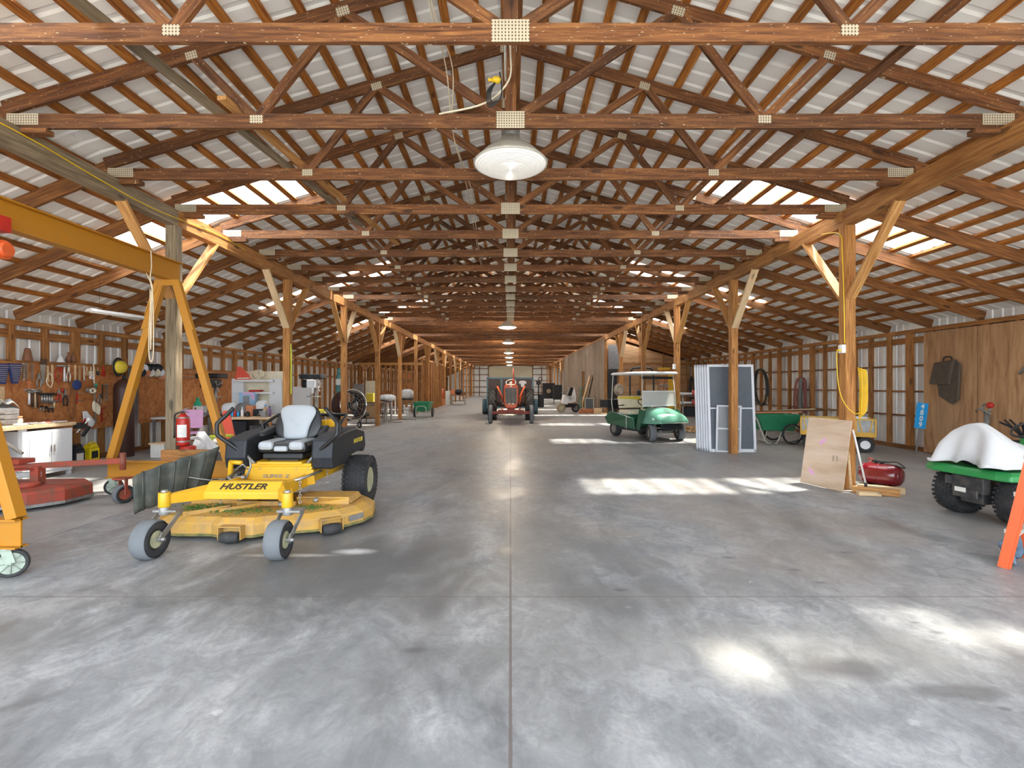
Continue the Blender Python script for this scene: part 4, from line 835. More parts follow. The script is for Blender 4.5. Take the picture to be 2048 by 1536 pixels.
TL = [('chain',275,450,170,'dull_steel','upper left rusty chain'),('chain',330,450,180,'dull_steel','second rusty chain'),('pliers',400,540,150,('dull_steel','dull_steel'),'grey pliers under the chains'),('hand_saw',440,400,250,('dark_wood','dull_steel'),'dark narrow saw rising above the board'),
 ('ruler',490,470,160,'pale_wood','pale wooden stick right of the dark saw'),('ruler',535,460,170,'pale_wood','thin pale wooden strip'),('wire_loop',590,480,160,'red','red wire loop'),('hammer',625,470,60,('red','steel'),'short hatchet with silver head'),('hammer',660,470,160,('white','steel'),'white-handled hammer'),
 ('snips',700,460,180,('steel','steel'),'silver tin snips'),('ruler',770,460,165,'pale_wood','pale stick beside the snips'),('ruler',815,470,150,'cardboard','brown stick by the board joint'),
 ('wrench',860,480,140,'steel','thin steel wrench'),('paint_brush',890,480,90,('pale_wood','cardboard'),'leftmost brush of the upper row'),('paint_brush',930,475,95,('pale_wood','cream'),'middle brush of the upper row'),('paint_brush',965,480,90,('pale_wood','cardboard'),'third brush of the upper row'),('paint_brush',1000,485,80,('cardboard','dark_plastic'),'last brush of the upper row'),
 ('tape_roll',920,588,40,'ceramic','small white ring'),('paint_brush',1060,470,110,('red','red'),'broad red scraper'),('tape_roll',890,718,50,'box_grey','grey tape roll'),('tape_roll',925,724,60,'cream','cream tape roll'),
 ('hammer',300,715,150,('white','dull_steel'),'first white-handled hammer of the lower row'),('hammer',330,740,150,('dark_wood','dull_steel'),'dark-handled hammer of the lower row'),('hammer',360,715,185,('pale_wood','steel'),'long pale hammer of the lower row'),('hammer',385,730,165,('dark_wood','dull_steel'),'rightmost hammer of the four'),
 ('hammer',430,755,95,('steel','black'),'first of the small black-headed mallets'),('hammer',455,755,100,('steel','black'),'second of the small black-headed mallets'),('hammer',480,755,100,('steel','black'),'third of the small black-headed mallets'),('hammer',507,755,100,('steel','black'),'fourth of the small black-headed mallets'),('hammer',532,760,95,('steel','black'),'last of the small black-headed mallets'),
 ('pliers',605,710,130,('red','dull_steel'),'red-handled pliers'),('bolt_cutter',670,710,170,('black','dull_steel'),'large black bolt cutter'),('wire_loop',730,690,330,'brown','hanging brown strap'),('clamp',790,740,120,('red','dull_steel'),'red bar clamp'),
 ('screwdriver',985,650,100,('green_plastic','dull_steel'),'bright green handled tool'),('pliers',1020,750,110,('dull_steel','steel'),'steel pliers by the tape rolls'),('clamp',1050,660,150,('dark_wood','dull_steel'),'dark bar clamp at the board edge'),('wrench',1090,660,160,'dull_steel','long wrench at the board edge'),
 ('pliers',475,880,60,('black','black'),'black pliers low on the board'),('pliers',430,875,60,('dull_steel','black'),'small grey pliers low on the board'),('pliers',520,875,70,('black','dull_steel'),'dark snips low on the board'),('screwdriver',640,700,100,('red','steel'),'short red screwdriver'),('clamp',1040,900,150,('red','red'),'red clamp low at the right'),('file',215,470,150,('cardboard','dull_steel'),'file left of the chains'),('wrench',245,450,160,'dull_steel','rusty wrench beside the blue pouch'),
 ('wrench',300,640,60,('clay','clay'),'orange key hanging'),('hammer',555,830,70,('pale_wood','dull_steel'),'tack hammer'),('wire_loop',505,540,150,'cream','pale cord loop')]
for k, cx, cy, ln, mt, lb in TL: tool(k, cx, cy, ln, mt, lb+' on the left wall tool board')
for i, cx in enumerate((15, 145)):
    p = wp(cx/5.12, 727); t = thing('wrench_pouch', ('leftmost','second')+() and ('navy wrench pouch cut by the left edge of the photo','navy wrench pouch full of steel wrenches left of the chains')[i], 'tool pouch', p)
    m = MB(); m.prism([(0,-.115,0),(0,.115,0),(0,.05,-.34),(0,-.05,-.34)], (.02,0,0)); m.build('pouch', 'navy', t)
    for j in range(9):
        w_ = .19-.014*j; m = MB(); m.bar((.026,-w_/2,-.03-.033*j), (.026,w_/2,-.03-.033*j), .008, .010, (1,0,0)); m.build('wrench', 'steel', t)
def blobthing(name, mat, label, cat, c, r, rot=None, p=1.0, group=None): return solo(MB().ell((0,0,0), r, 14, 10, rot, p), name, mat, label, cat, group, loc=c)
blobthing('cap', 'navy', 'dark blue cap hanging by the joint of the tool board', 'cap', wp(154, 770, -8.37), (.04,.10,.10))
m = MB(); m.grid(lambda u, v: Vector((.02*math.sin(u*9), -.14+.28*u*(.3+.7*v)+.02*v, .20-.36*v*(.6+.4*math.sin(u*PI)))), 12, 12); solo(m, 'rag', 'cloth_white', 'white rag hanging at the lower right of the tool board', 'rag', loc=wp(177, 842, -8.39), solid=.006)
m = MB(); m.box((0,0,0), (.03,.12,.12)); m.box((0,0,.07), (.03,.03,.08)); solo(m, 'dust_brush', 'red', 'small red brush beside the white rag', 'brush', loc=wp(169, 848, -8.38))
m = MB()
for i in range(5): m.ell((.0,-.05+.03*i,-.02*i), (.035,.03,.11), 8, 6)
solo(m, 'work_gloves', 'cream', 'bundle of tan work gloves clipped to the tool board', 'gloves', loc=wp(192, 812, -8.38))
# ledge items
lz = 1.925
for px, nm, mt, lb, cat, pr in ((55,'lamp_shade','brown','dusky red cone standing on the wall ledge at far left','cone',[(.075,0),(.07,.03),(.04,.2),(.03,.22)]),(121,'putty_cone','cloth_white','white crumpled cone with black tip on the wall ledge','cone',[(.07,0),(.06,.03),(.025,.11),(.02,.12)]),(137,'brown_bottle','brown','left of the two brown bottles on the wall ledge','bottle',[(.035,0),(.038,.1),(.015,.15),(.018,.2)]),(146,'brown_bottle','brown','right of the two brown bottles on the wall ledge','bottle',[(.035,0),(.038,.1),(.015,.15),(.018,.2)])):
    p = wp(px, 720, -8.44); solo(MB().lathe(pr, (0,0,0), (0,0,1), 14), nm, mt, lb, cat, loc=(-8.44, p.y, lz))
# jugs on the sill
for px, mt, lb, c2 in ((152, 'dark_plastic', 'black oil jug on the floor sill below the tool board', 'paper'), (182, 'jug_yellow', 'yellow oil jug on the floor sill below the tool board', 'dark_plastic')):
    Y = 8.28*F/(CX-px); t = thing('oil_jug', lb, 'jug', (-8.28, Y, 0))
    m = MB(); m.box((0,0,.13), (.17,.23,.26)); m.prism([(-.08,-.115,.26),(-.08,.115,.26),(-.08,.05,.34),(-.08,-.05,.34)], (.16,0,0)); b_ = m.build('body', mt, t, None, None, .02)
    MB().tube(ease([(0,.10,.26),(0,.12,.33),(0,.04,.37),(0,-.02,.34)],4), .014, 8).build('handle', mt, t); MB().cyl((0,-.03,.33),(0,-.03,.37),.03).build('cap', 'dark_plastic' if mt != 'jug_yellow' else 'jug_yellow', t)
    MB().box((.087,-.01,.13), (.004,.15,.14)).build('label_panel', c2, t)
# dark maroon cylinder, sun hat, yardstick
t = thing('gas_cylinder', 'tall dark maroon gas cylinder standing by the left wall', 'gas cylinder', (-8.12, 10.38, 0)); MB().lathe([(.17,0),(.18,.02),(.18,1.42),(.16,1.52),(.09,1.60),(.05,1.62)], (0,0,0), (0,0,1), 24).build('tank', 'brown_dark', t); MB().cyl((0,0,1.62),(0,0,1.70),.035).build('valve_cap', 'dark_plastic', t)
t = thing('hard_hat', 'yellow and black helmet hanging above the maroon cylinder', 'helmet', (-8.26, 10.45, 1.88)); MB().ell((0,0,0), (.10,.17,.14), 18, 10).build('shell', 'cap_gold', t); m = MB(); m.torus((-.03,0,0), (1,.2,0), .17, .035, 24, 8, .5); m.build('brim', 'black', t)
solo(MB().box((-8.38, 9.95, 1.35), (.01, .03, 1.2), (.05,0,0)), 'yardstick', 'steel', 'thin steel straightedge hanging right of the tool board', 'straightedge')
# abrasive discs on the wall
for i in range(13):
    px = 273+4.4*i+(3 if i > 7 else 0); row = i % 2; p = atX(px, 745-row*9 if i < 11 else 752, -8.32); mt = ('black','cream','dark_plastic','ceramic','clay','black','paper')[i % 7]
    solo(MB().lathe([(.03,-.006),(.10,-.006),(.10,.006),(.03,.006)], (0,0,0), (.5,-.85,0), 20), 'grinding_disc', mt, 'grinding disc hung in a row on the left wall behind the crane leg', 'grinding disc', 'grinding discs on the left wall', loc=p)
m = MB(); m.cyl((-8.32, 11.0, 1.80), (-8.32, 13.6, 1.80), .01); m.cyl((-8.32, 11.0, 1.70), (-8.32, 13.6, 1.70), .01)
for y in (11.05, 12.3, 13.55): m.bar((-8.44, y, 1.80), (-8.30, y, 1.80), .02, .02)
solo(m, 'disc_rail', 'dull_steel', 'thin steel rails carrying grinding discs on the left wall', 'rail')
# ================================================================ LEFT WORK AREAS, MIDDLE AND FAR
def legs(par, x0, x1, y0, y1, h, w=.05, mat='dull_steel'):
    for x in (x0, x1):
        for y in (y0, y1): beam('leg', (x, y, 0), (x, y, h), w, w, mat, par, (0,1,0))
def table(name, label, x0, x1, y0, y1, h, top='pale_wood', leg='dull_steel', th=.04, shelf=None):
    cx, cy = (x0+x1)/2, (y0+y1)/2; t = thing(name, label, 'table', (cx, cy, 0)); w, d = x1-x0, y1-y0
    MB().box((0,0,h-th/2), (w, d, th)).build('table_top', top, t, None, None, .004); legs(t, -w/2+.05, w/2-.05, -d/2+.05, d/2-.05, h-th, .045, leg)
    if shelf: MB().box((0,0,shelf), (w-.06, d-.06, .03)).build('lower_shelf', top, t)
    return t
def bottle(x, y, z, r, h, mat, label, cap='white', group=None, cat='bottle'):
    t = thing('bottle', label, cat, (x, y, z), 0, group)
    MB().lathe([(r*.9,0),(r,.01),(r,h*.62),(r*.45,h*.8),(r*.35,h*.88)], (0,0,0), (0,0,1), 14).build('body', mat, t); MB().cyl((0,0,h*.88),(0,0,h),r*.42).build('cap', cap, t)
    return t
def cbox(name, x, y, z, w, d, h, mat, label, cat='box', group=None, rz=0): return solo(MB().box((0,0,h/2), (w,d,h)), name, mat, label, cat, group, loc=(x,y,z), rot=(0,0,rz), bevel=.006)
# white folding table along the wall
wt = table('folding_table', 'white-topped folding table behind the first left post', -8.2, -7.53, 11.25, 12.95, .76, 'cloth_white', 'dull_steel')
MB().box((.31, -.1, .62), (.03, 1.2, .22)).build('brown_apron', 'stud_wood', wt)
cbox('carton', X_(401,12.3), 12.3, .76, .26, .2, .22, 'paper', 'white carton with a black dropper print on the folding table')
cbox('carton', X_(388,12.2), 12.2, .76, .18, .2, .13, 'paper', 'small flat white carton at the left of the folding table')
bottle(X_(393,12.6), 12.65, .76, .09, .42, 'green_plastic', 'green angular jug tipped up behind the cartons', 'green_plastic', cat='jug')
bottle(X_(377,12.0), 12.0, .76, .04, .14, 'blue', 'small blue and white can on the folding table', 'white', cat='can')
bottle(X_(416,12.4), 12.4, .76, .035, .22, 'dark_plastic', 'dark pump bottle on the right of the folding table', 'black')
for i in range(7): bottle(-7.85+.045*i, 11.35+.12*i, .76, .03+.01*(i%2), .10+.05*(i%3), ('clear_plastic','clay','navy','cream','dull_steel','brown','white')[i], 'small bottle or can among the row on the near end of the folding table', ('white','black','red')[i%3], 'small bottles on the folding table')
s = thing('shop_chair', 'pink-backed chair standing behind the crane leg', 'chair', (-7.05, 10.9, 0), .4)
MB().box((0,0,.45), (.42,.40,.04)).build('seat', 'pink', s, None, None, .01); MB().box((0,.2,.74), (.40,.03,.42), (-.2,0,0)).build('backrest', 'pink', s, None, None, .01)
for x in (-.18,.18):
    for y in (-.17,.17): MB().cyl((x,y,.43),(x*1.15,y*1.15,0),.012).build('leg', 'steel', s)
cbox('floor_carton', -7.30, 10.35, 0, .28, .3, .27, 'paper', 'white carton on the floor beside the pink chair'); cbox('round_board', -7.30, 10.33, .27, .34, .3, .03, 'pale_wood', 'round-edged board lying on the white floor carton', 'board')
# stool, rags and red gate behind the crane
st = thing('step_stool', 'yellow-green metal stool behind the right crane leg', 'stool', (X_(443, 8.6), 8.6, 0))
m = MB(); m.cyl((0,0,.60), (0,0,.63), .18, None, 24); m.build('seat', 'lime', st)
for a in range(4): q = PI/4+a*PI/2; beam('leg', (.14*math.cos(q),.14*math.sin(q),.60), (.22*math.cos(q),.22*math.sin(q),0), .035, .02, 'lime', st, (0,1,0))
MB().torus((0,0,.28), (0,0,1), .185, .010, 24, 6).build('foot_ring', 'lime', st)
m = MB(); m.prism([(X_(436,9.4), 9.4, .02), (X_(480,9.4), 9.4, .02), (X_(452,9.5), 9.6, 1.0), (X_(440,9.5), 9.6, 1.0)], (0, .03, 0)); solo(m, 'warning_board', 'safety_red', 'bright red slanted board behind the yellow-green stool', 'board')
m = MB(); m.grid(lambda u, v: Vector((-.08*(1-v)+(.05+.22*v)*math.cos(2*PI*u)*(1+.25*v*math.sin(5*u*2*PI)), (.04+.18*v)*math.sin(2*PI*u)*(1+.2*v*math.cos(4*u*2*PI)), .34*(1-v)**1.3+.02*math.sin(11*u*2*PI)*v)), 48, 14)
solo(m, 'white_rag', 'cloth_white', 'crumpled white cloth heaped beside the first left post', 'cloth', loc=(X_(412,7.9), 7.9, .42), sub=1)
cbox('crate', X_(410,7.9), 7.9, 0, .55, .5, .44, 'box_grey', 'dark crate under the heaped white cloth', 'crate')
m = MB(); 
for i in range(3): m.torus((0,0,.02*i), (.3,-.8,.4), .13-.01*i, .014, 22, 7)
solo(m, 'white_hose_coil', 'white', 'coil of white hose beside the fire extinguisher', 'hose', loc=(X_(388,7.55), 7.55, .56))
# second bench with machine, shelves
b2 = table('workbench', 'wooden workbench behind the yellow mower crowded with cans and bags', X_(447,11.3), X_(556,11.3), 11.0, 11.9, .78, 'pale_wood', 'stud_wood', .05, .30)
zb = .78
def onb(px, Y=11.35): return X_(px, Y)
for px, nm, w, h, mt, lb in ((460,'bag',.34,.30,'cloth_white','crumpled white plastic bag at the left end of the second bench'),(487,'bag',.30,.30,'box_grey','grey-brown cloth bag in the middle of the second bench'),(524,'bag',.26,.36,'cloth_white','folded white sack at the back right of the second bench')):
    solo(MB().ell((0,0,h/2), (w/2,.18,h/2), 18, 10, None, .7), nm, mt, lb, 'bag', loc=(onb(px,11.7), 11.72, zb))
for i, (px, r, h, mt, cp, lb) in enumerate(((470,.035,.19,'blue','white','slim blue spray can left of the red bottle'),(475,.04,.15,'red','red','squat red bottle on the second bench'),(481,.03,.13,'blue','blue','small blue bottle right of the red bottle'),(489,.03,.22,'white','white','white pump bottle in front of the grey cloth bag'),(500,.05,.14,'black','grey','black jar in front of the orange cup'),(535,.05,.27,'cardboard','blue','tall printed can with a blue lid on the second bench'),(543,.04,.24,'purple','black','dark purple can beside the printed can'))):
    bottle(onb(px), 11.25, zb, r, h, mt, lb, cp, cat='can' if 'can' in lb else 'bottle')
cbox('orange_case', onb(502,11.5), 11.5, zb+.0, .18, .15, .24, 'clay', 'small orange case in the middle of the second bench', 'case')
cbox('black_radio', onb(517,11.5), 11.5, zb, .20, .15, .16, 'dark_plastic', 'low black radio-like box on the second bench', 'box')
v2 = thing('vise', 'dark bench vise at the right end of the second bench', 'vise', (onb(541), 11.08, .78)); m = MB(); m.box((0,0,.05),(.12,.14,.10)); m.box((0,-.1,.11),(.14,.05,.08)); m.box((0,.05,.11),(.14,.06,.08)); m.build('body','dull_steel',v2,None,None,.006); MB().cyl((-.09,-.16,.06),(.09,-.16,.06),.008).build('handle','steel',v2)
cbox('dark_crate', onb(482,11.45), 11.45, .325, .55, .6, .36, 'dark_plastic', 'dark crate on the lower shelf of the second bench', 'crate')
cbox('engine_block', onb(527,11.45), 11.45, .325, .40, .5, .26, 'engine', 'dark machine casting on the lower shelf of the second bench', 'machine part')
sh = thing('shelf_rack', 'pale shelf rack with rounded shelf ends behind the second bench', 'shelf', (onb(512,12.4), 12.45, 0)); w = .95
for x in (-w/2, w/2): beam('upright', (x, 0, 0), (x, 0, 1.66), .05, .30, 'cloth_white', sh, (1,0,0))
for z in (.95, 1.28, 1.58):
    m = MB(); m.prism([(-w/2,-.18,z),(w/2-.12,-.18,z),(w/2-.02,-.12,z),(w/2,0,z),(w/2,.16,z),(-w/2,.16,z)], (0,0,.05)); m.build('shelf', 'cloth_white', sh, None, None, .004)
MB().box((.1,.18,1.35), (.95,.015,1.0)).build('back_board', 'cream', sh)
cx = onb(487,12.3); tr = thing('warning_triangle', 'orange-red slow vehicle triangle standing on the top shelf', 'warning triangle', (onb(479,12.2), 12.36, 1.63))
m = MB(); m.prism([(-.20,0,.0),(.26,0,.0),(.20,0,.06),(-.06,0,.33),(-.15,0,.33)], (0,.03,0)); m.build('panel', 'safety_red', tr, None, None, .006); m = MB(); m.prism([(-.15,-.004,.02),(.16,-.004,.02),(.14,-.004,.06),(-.13,-.004,.05)], (0,.004,0)); m.build('reflector', 'cream', tr)
m = MB()
for i in range(5): m.torus((.03*i-.06, .0, .10+.012*i), (.25*math.sin(i*2),-.9,.3*math.cos(i)), .13-.012*i, .011, 24, 6)
m.tube(ease([(.05,0,.03),(.25,-.02,.12),(.36,0,.02)],5), .011, 6)
solo(m, 'hose_coil', 'cream', 'loose coil of cream hose on the top shelf', 'hose', loc=(onb(513,12.3), 12.36, 1.64))
bx_ = thing('toy_box', 'blue and pink printed box with a clear window on the middle shelf', 'box', (onb(492,12.2), 12.32, .98+.02)); MB().box((0,0,.15), (.40,.14,.34)).build('body', 'sky_label', bx_); MB().box((-.02,-.072,.14), (.16,.004,.17)).build('window', 'screen_light', bx_); MB().box((.03,-.073,.29), (.26,.004,.05)).build('banner', 'pink', bx_); MB().box((.14,-.073,.2), (.08,.004,.10)).build('banner', 'pink', bx_)
cbox('red_box', onb(503,12.2)+.06, 12.3, 1.33, .26, .2, .05, 'red', 'flat red folded cloth on the second shelf', 'cloth')
def drill_press(label, x, y, z, h, body, cover, rz=0):
    t = thing('drill_press', label, 'drill press', (x, y, z), rz)
    m = MB(); m.box((0,0,.03), (.30,.42,.05)); m.cyl((0,.12,.05),(0,.12,h*.85),.035); m.build('column', 'dull_steel', t)
    MB().box((0,-.02,h*.42), (.28,.28,.03)).build('work_table', 'dull_steel', t, None, None, .004)
    m = MB(); m.box((0,-.02,h*.74), (.24,.40,h*.20)); m.cyl((0,-.10,h*.50),(0,-.10,h*.66),.035,.045); m.build('head', body, t, None, None, .015)
    m = MB(); m.box((-.05,.05,h*.92), (.60,.42,h*.12)); m.build('belt_cover', cover, t, None, None, .03)
    m = MB(); m.cyl((-.27,.1,h*.64),(-.27,.1,h*.84),.10,None,18); m.build('motor', 'dark_plastic', t)
    m = MB()
    for a in range(3): q = a*2.1+.4; m.cyl((.12,-.05,h*.70),(.18,-.05+.15*math.cos(q),h*.70+.15*math.sin(q)),.008); m.ell((.18,-.05+.15*math.cos(q),h*.70+.15*math.sin(q)),(.02,.02,.02),8,6)
    m.build('feed_handle', 'steel', t)
    return t
drill_press('black drill press on the second work area behind the right crane leg', X_(428,12.4), 12.35, .76, 1.05, 'dark_plastic', 'black')
table('side_table', 'low dark table carrying the black drill press', X_(417,12.2), X_(446,12.2), 12.1, 12.7, .76, 'dark_wood')
b3 = table('side_table', 'grey metal stand carrying the grey drill press', X_(595,13.6), X_(662,13.6), 13.3, 13.95, .72, 'dull_steel', 'dull_steel', .06, .25)
drill_press('grey drill press with black cover between the second and third left posts', X_(628,13.6), 13.6, .72, 1.10, 'ceramic', 'dark_plastic')
cbox('yellow_box', X_(645,13.4), 13.38, .72, .20, .12, .12, 'cap_gold', 'bright yellow small box beside the grey drill press', 'box')
cbox('rolled_mat', X_(606,13.4), 13.4, .72, .26, .16, .12, 'cream', 'rolled cream mat at the left of the grey drill press', 'mat')
solo(MB().box((0,0,.9), (.55,.02,1.1)), 'white_sheet', 'cloth_white', 'white board standing behind the grey drill press', 'panel', loc=(X_(603,15.5), 15.5, 0))
bpy.data.objects['white_sheet'].modifiers.clear(); beam('panel_leg', (-.2,0,0), (-.2,0,.4), .04, .04, 'stud_wood', bpy.data.objects['white_sheet'], (0,1,0)); beam('panel_leg', (.2,0,0), (.2,0,.4), .04, .04, 'stud_wood', bpy.data.objects['white_sheet'], (0,1,0))
p2x = X_(572,10.82)
m = MB(); m.tube(ease([(-4.795,10.78,2.4),(-4.80,10.80,1.9),(-4.79,10.78,1.3),(-4.79,10.80,2.3)],6), .012, 6); solo(m, 'green_cord', 'lime', 'yellow-green cord hanging on the inner side of the second left post', 'cord')
m = MB(); m.tube(ease([(-4.96,10.84,3.8),(-4.965,10.84,2.75),(-4.965,10.84,1.9),(-4.965,10.84,1.3)],5), .010, 6); solo(m, 'pink_cord', 'cream', 'pale cord hanging left of the second left post', 'cord')
# drum fan
fn = thing('drum_fan', 'large round drum fan on wheels beside the third left post', 'fan', (-5.55, 17.0, 0), -.65)
R = .52; c = Vector((0, 0, .80)); ax = Vector((.98, 0, .10))
m = MB(); m.lathe([(R,-.28),(R*1.02,-.27),(R,0),(R*1.02,.24),(R,.26)], c, ax, 40, False); m.build('drum', 'brown_dark', fn, None, None, 0, .01)
m = MB(); m.torus(c+ax*.26, ax, R, .02, 40, 8); m.torus(c-ax*.27, ax, R, .02, 40, 8); m.build('rim', 'chrome', fn)
m = MB(); u = Vector((0,1,0)); v_ = ax.cross(u).normalized()
for r_ in (.15,.25,.35,.45): m.torus(c+ax*.30, ax, r_, .004, 30, 4)
for i in range(12): a = PI*i/6; m.tube([c+ax*.31, c+ax*.27+(u*math.cos(a)+v_*math.sin(a))*R], .004, 4)
m.build('grille', 'steel', fn)
m = MB(); m.cyl(c-ax*.05, c+ax*.08, .07)
for i in range(4):
    a = PI*i/2+.4; d = u*math.cos(a)+v_*math.sin(a); e = u*math.cos(a+.5)+v_*math.sin(a+.5); m.prism([c+d*.06, c+d*.47, c+e*.44+ax*.08, c+e*.08+ax*.05], ax*.008)
m.build('fan_blade', 'dark_plastic', fn); MB().cyl(c-ax*.35, c-ax*.02, .11, None, 18).build('motor', 'black', fn)
m = MB()
for s in (-1, 1): m.tube([(-.2, s*.45, .80), (.05, s*.40, .10), (-.35, s*.35, .06)], .016, 7); m.tube([(.3, s*.35, .55),(.05,s*.40,.10)], .014, 6)
m.tube([(.05,-.40,.10),(.05,.40,.10)], .014, 6); m.build('stand', 'black', fn)
for s in (-1, 1): wheel(fn, (.08, s*.36, .11), .11, .05, .06, 'white', 'rubber', None, 'wheel', (0,0,PI/2))
t = thing('gas_cylinder', 'tall teal gas cylinder with a white label left of the third left post', 'gas cylinder', (X_(674,17.6), 17.8, 0)); MB().lathe([(.11,0),(.115,.02),(.115,1.7),(.10,1.82),(.05,1.90)], (0,0,0), (0,0,1), 20).build('tank', 'teal', t); MB().lathe([(.117,1.5),(.117,1.72)], (0,0,0), (0,0,1), 20, False).build('label_band', 'paper', t); MB().lathe([(.05,1.9),(.07,1.95),(.06,2.10)], (0,0,0), (0,0,1), 14).build('valve_cap', 'teal', t)
# middle tables
t1 = table('work_table', 'long wooden work table between the third and fourth left posts', X_(722,19.3), X_(764,19.3), 18.9, 19.9, .84, 'dark_wood', 'dull_steel', .05, .22)
cbox('yellow_drill', X_(741,19.2), 19.2, .84, .26, .2, .34, 'cap_gold', 'yellow power tool standing on the long work table', 'power tool')
cbox('small_parts', X_(727,19.2), 19.2, .84, .30, .2, .08, 'cream', 'heap of cream parts at the left of the long work table', 'parts')
cbox('brown_carton', X_(746,19.4), 19.4, .235, .4, .5, .5, 'cardboard', 'cardboard carton under the long work table')
m = MB(); m.ell((0,0,.12),(.35,.2,.12),12,8); m.torus((0,0,.14),(0,1,0),.14,.04,16,6); solo(m, 'machine_parts', 'engine', 'dark machine parts on the lower shelf of the long work table', 'machine parts', loc=(X_(731,19.3), 19.3, .235))
t2 = table('rolling_table', 'rolling metal table right of the fourth left post', X_(757,20.8), X_(779,20.8), 20.4, 21.3, .82, 'dark_wood', 'dull_steel', .04, .3)
solo(MB().ell((0,0,.14), (.36,.25,.15), 16, 10, None, .8), 'wrapped_tool', 'plastic_wrap', 'pale bluish plastic-wrapped tool on the rolling table', 'wrapped tool', loc=(X_(770,20.8)+.1, 20.8, .82))
t3 = table('wood_table', 'pale table with white legs behind the rolling table', X_(770,24), X_(789,24), 23.6, 24.4, .83, 'fresh_wood', 'cloth_white')
solo(MB().box((0,0,.86), (.60,.03,1.72), (-.10,0,0)), 'beige_panel', 'cream', 'large beige board leaning on the stud partition', 'board', loc=(X_(736,26.6), 27.1, .01))
cbox('grey_locker', X_(702,26)+.35, 26.2, 0, .45, .4, 1.55, 'box_grey', 'narrow grey locker in front of the partition behind the fan', 'locker')
t4 = table('grill_stand', 'dark stand with legs between the fourth and fifth left posts', X_(801,25.9), X_(829,25.9), 25.6, 26.3, .76, 'dark_plastic', 'dull_steel')
solo(MB().ell((0,0,.26), (.34,.3,.27), 18, 12, None, .75), 'wrapped_machine', 'plastic_wrap', 'machine under clear plastic wrap on the dark stand', 'wrapped machine', loc=(X_(814,25.9), 25.95, .76))
cbox('white_jug', X_(812,25.8), 25.8, 0, .22, .2, .34, 'cloth_white', 'white jug on the floor below the wrapped machine', 'jug')
# green garden cart
gc = thing('garden_cart', 'green two-wheeled garden cart parked by the fifth left post', 'garden cart', (X_(845,23.0), 23.2, 0))
def tub(m, w0, d0, w1, d1, z0, z1, t=.02):
    a = [Vector(p) for p in ((-w0,-d0,z0),(w0,-d0,z0),(w0,d0,z0),(-w0,d0,z0))]; b_ = [Vector(p) for p in ((-w1,-d1,z1),(w1,-d1,z1),(w1,d1,z1),(-w1,d1,z1))]
    c_ = [Vector(p) for p in ((-w1+t,-d1+t,z1),(w1-t,-d1+t,z1),(w1-t,d1-t,z1),(-w1+t,d1-t,z1))]; d_ = [Vector(p) for p in ((-w0+t,-d0+t,z0+t),(w0-t,-d0+t,z0+t),(w0-t,d0-t,z0+t),(-w0+t,d0-t,z0+t))]
    return m.loft([a, b_, c_, d_], True, True, False)
tub(MB(), .28, .45, .38, .62, .28, .72).build('tub', 'barrow_green', gc, None, None, .02)
MB().tube(ease([(-.24,-.60,.0),(-.22,-.58,.42),(-.12,-.60,.52),(.12,-.60,.52),(.22,-.58,.42),(.24,-.60,0)],3), .018, 8).build('leg_frame', 'steel', gc)
for s in (-1, 1): wheel(gc, (s*.42, .1, .22), .22, .07, .14, 'dark_plastic', 'rubber', None, 'wheel')
m = MB(); m.tube([(-.36,.1,.22),(.36,.1,.22)], .012, 6); m.tube(ease([(-.5,.3,.30),(-.9,.2,.33),(-1.3,.1,.42)],3),.02,6); m.build('axle', 'dull_steel', gc)
m = MB(); q = fl(805, 842); m.tube(ease([(q.x+.55*math.cos(a/10*6.28), q.y+.9*math.sin(a/10*6.28), .012) for a in range(9)], 5), .010, 6); solo(m, 'power_cord', 'dark_plastic', 'dark cord curled on the floor before the fifth left post', 'cord')
# far left things
t = thing('white_canopy', 'white curved canopy sheet standing beyond the left store room', 'canopy', (X_(872,36.5), 36.5, 0)); MB().grid(lambda u, v: Vector((-.55+1.1*u, .8*v, 1.25*math.sin(PI*(.12+.55*u)))), 14, 2).build('sheet', 'cloth_white', t, None, None, 0, .03)
cbox('safety_cone_box', X_(884,36), 36.0, 0, .35, .3, .5, 'clay', 'brick-coloured block below the red bottle deep on the left', 'block'); bottle(X_(884,36), 36.0, .5, .10, .85, 'red', 'tall red bottle on a block deep on the left', 'red')
cbox('white_bin', X_(893,37.5), 37.6, 0, .5, .4, 1.05, 'cloth_white', 'white upright bin deep on the left aisle edge', 'bin')
t5 = table('far_bench', 'dark slender bench standing deep on the left side of the aisle', X_(903,37.5), X_(931,37.5), 37.2, 38.0, .78, 'dark_wood', 'dull_steel', .04, .3)
cbox('wood_block', X_(906,37.5), 37.5, .78, .30, .2, .38, 'clay', 'orange-brown block on the far dark bench', 'block'); solo(MB().ell((0,0,.2), (.35,.25,.2), 12, 8), 'black_bag', 'dark_plastic', 'black bag on the far dark bench', 'bag', loc=(X_(917,37.5), 37.6, .78)); cbox('brown_box', X_(927,37.5), 37.5, .78, .34, .2, .14, 'brown', 'low brown box at the right end of the far dark bench')
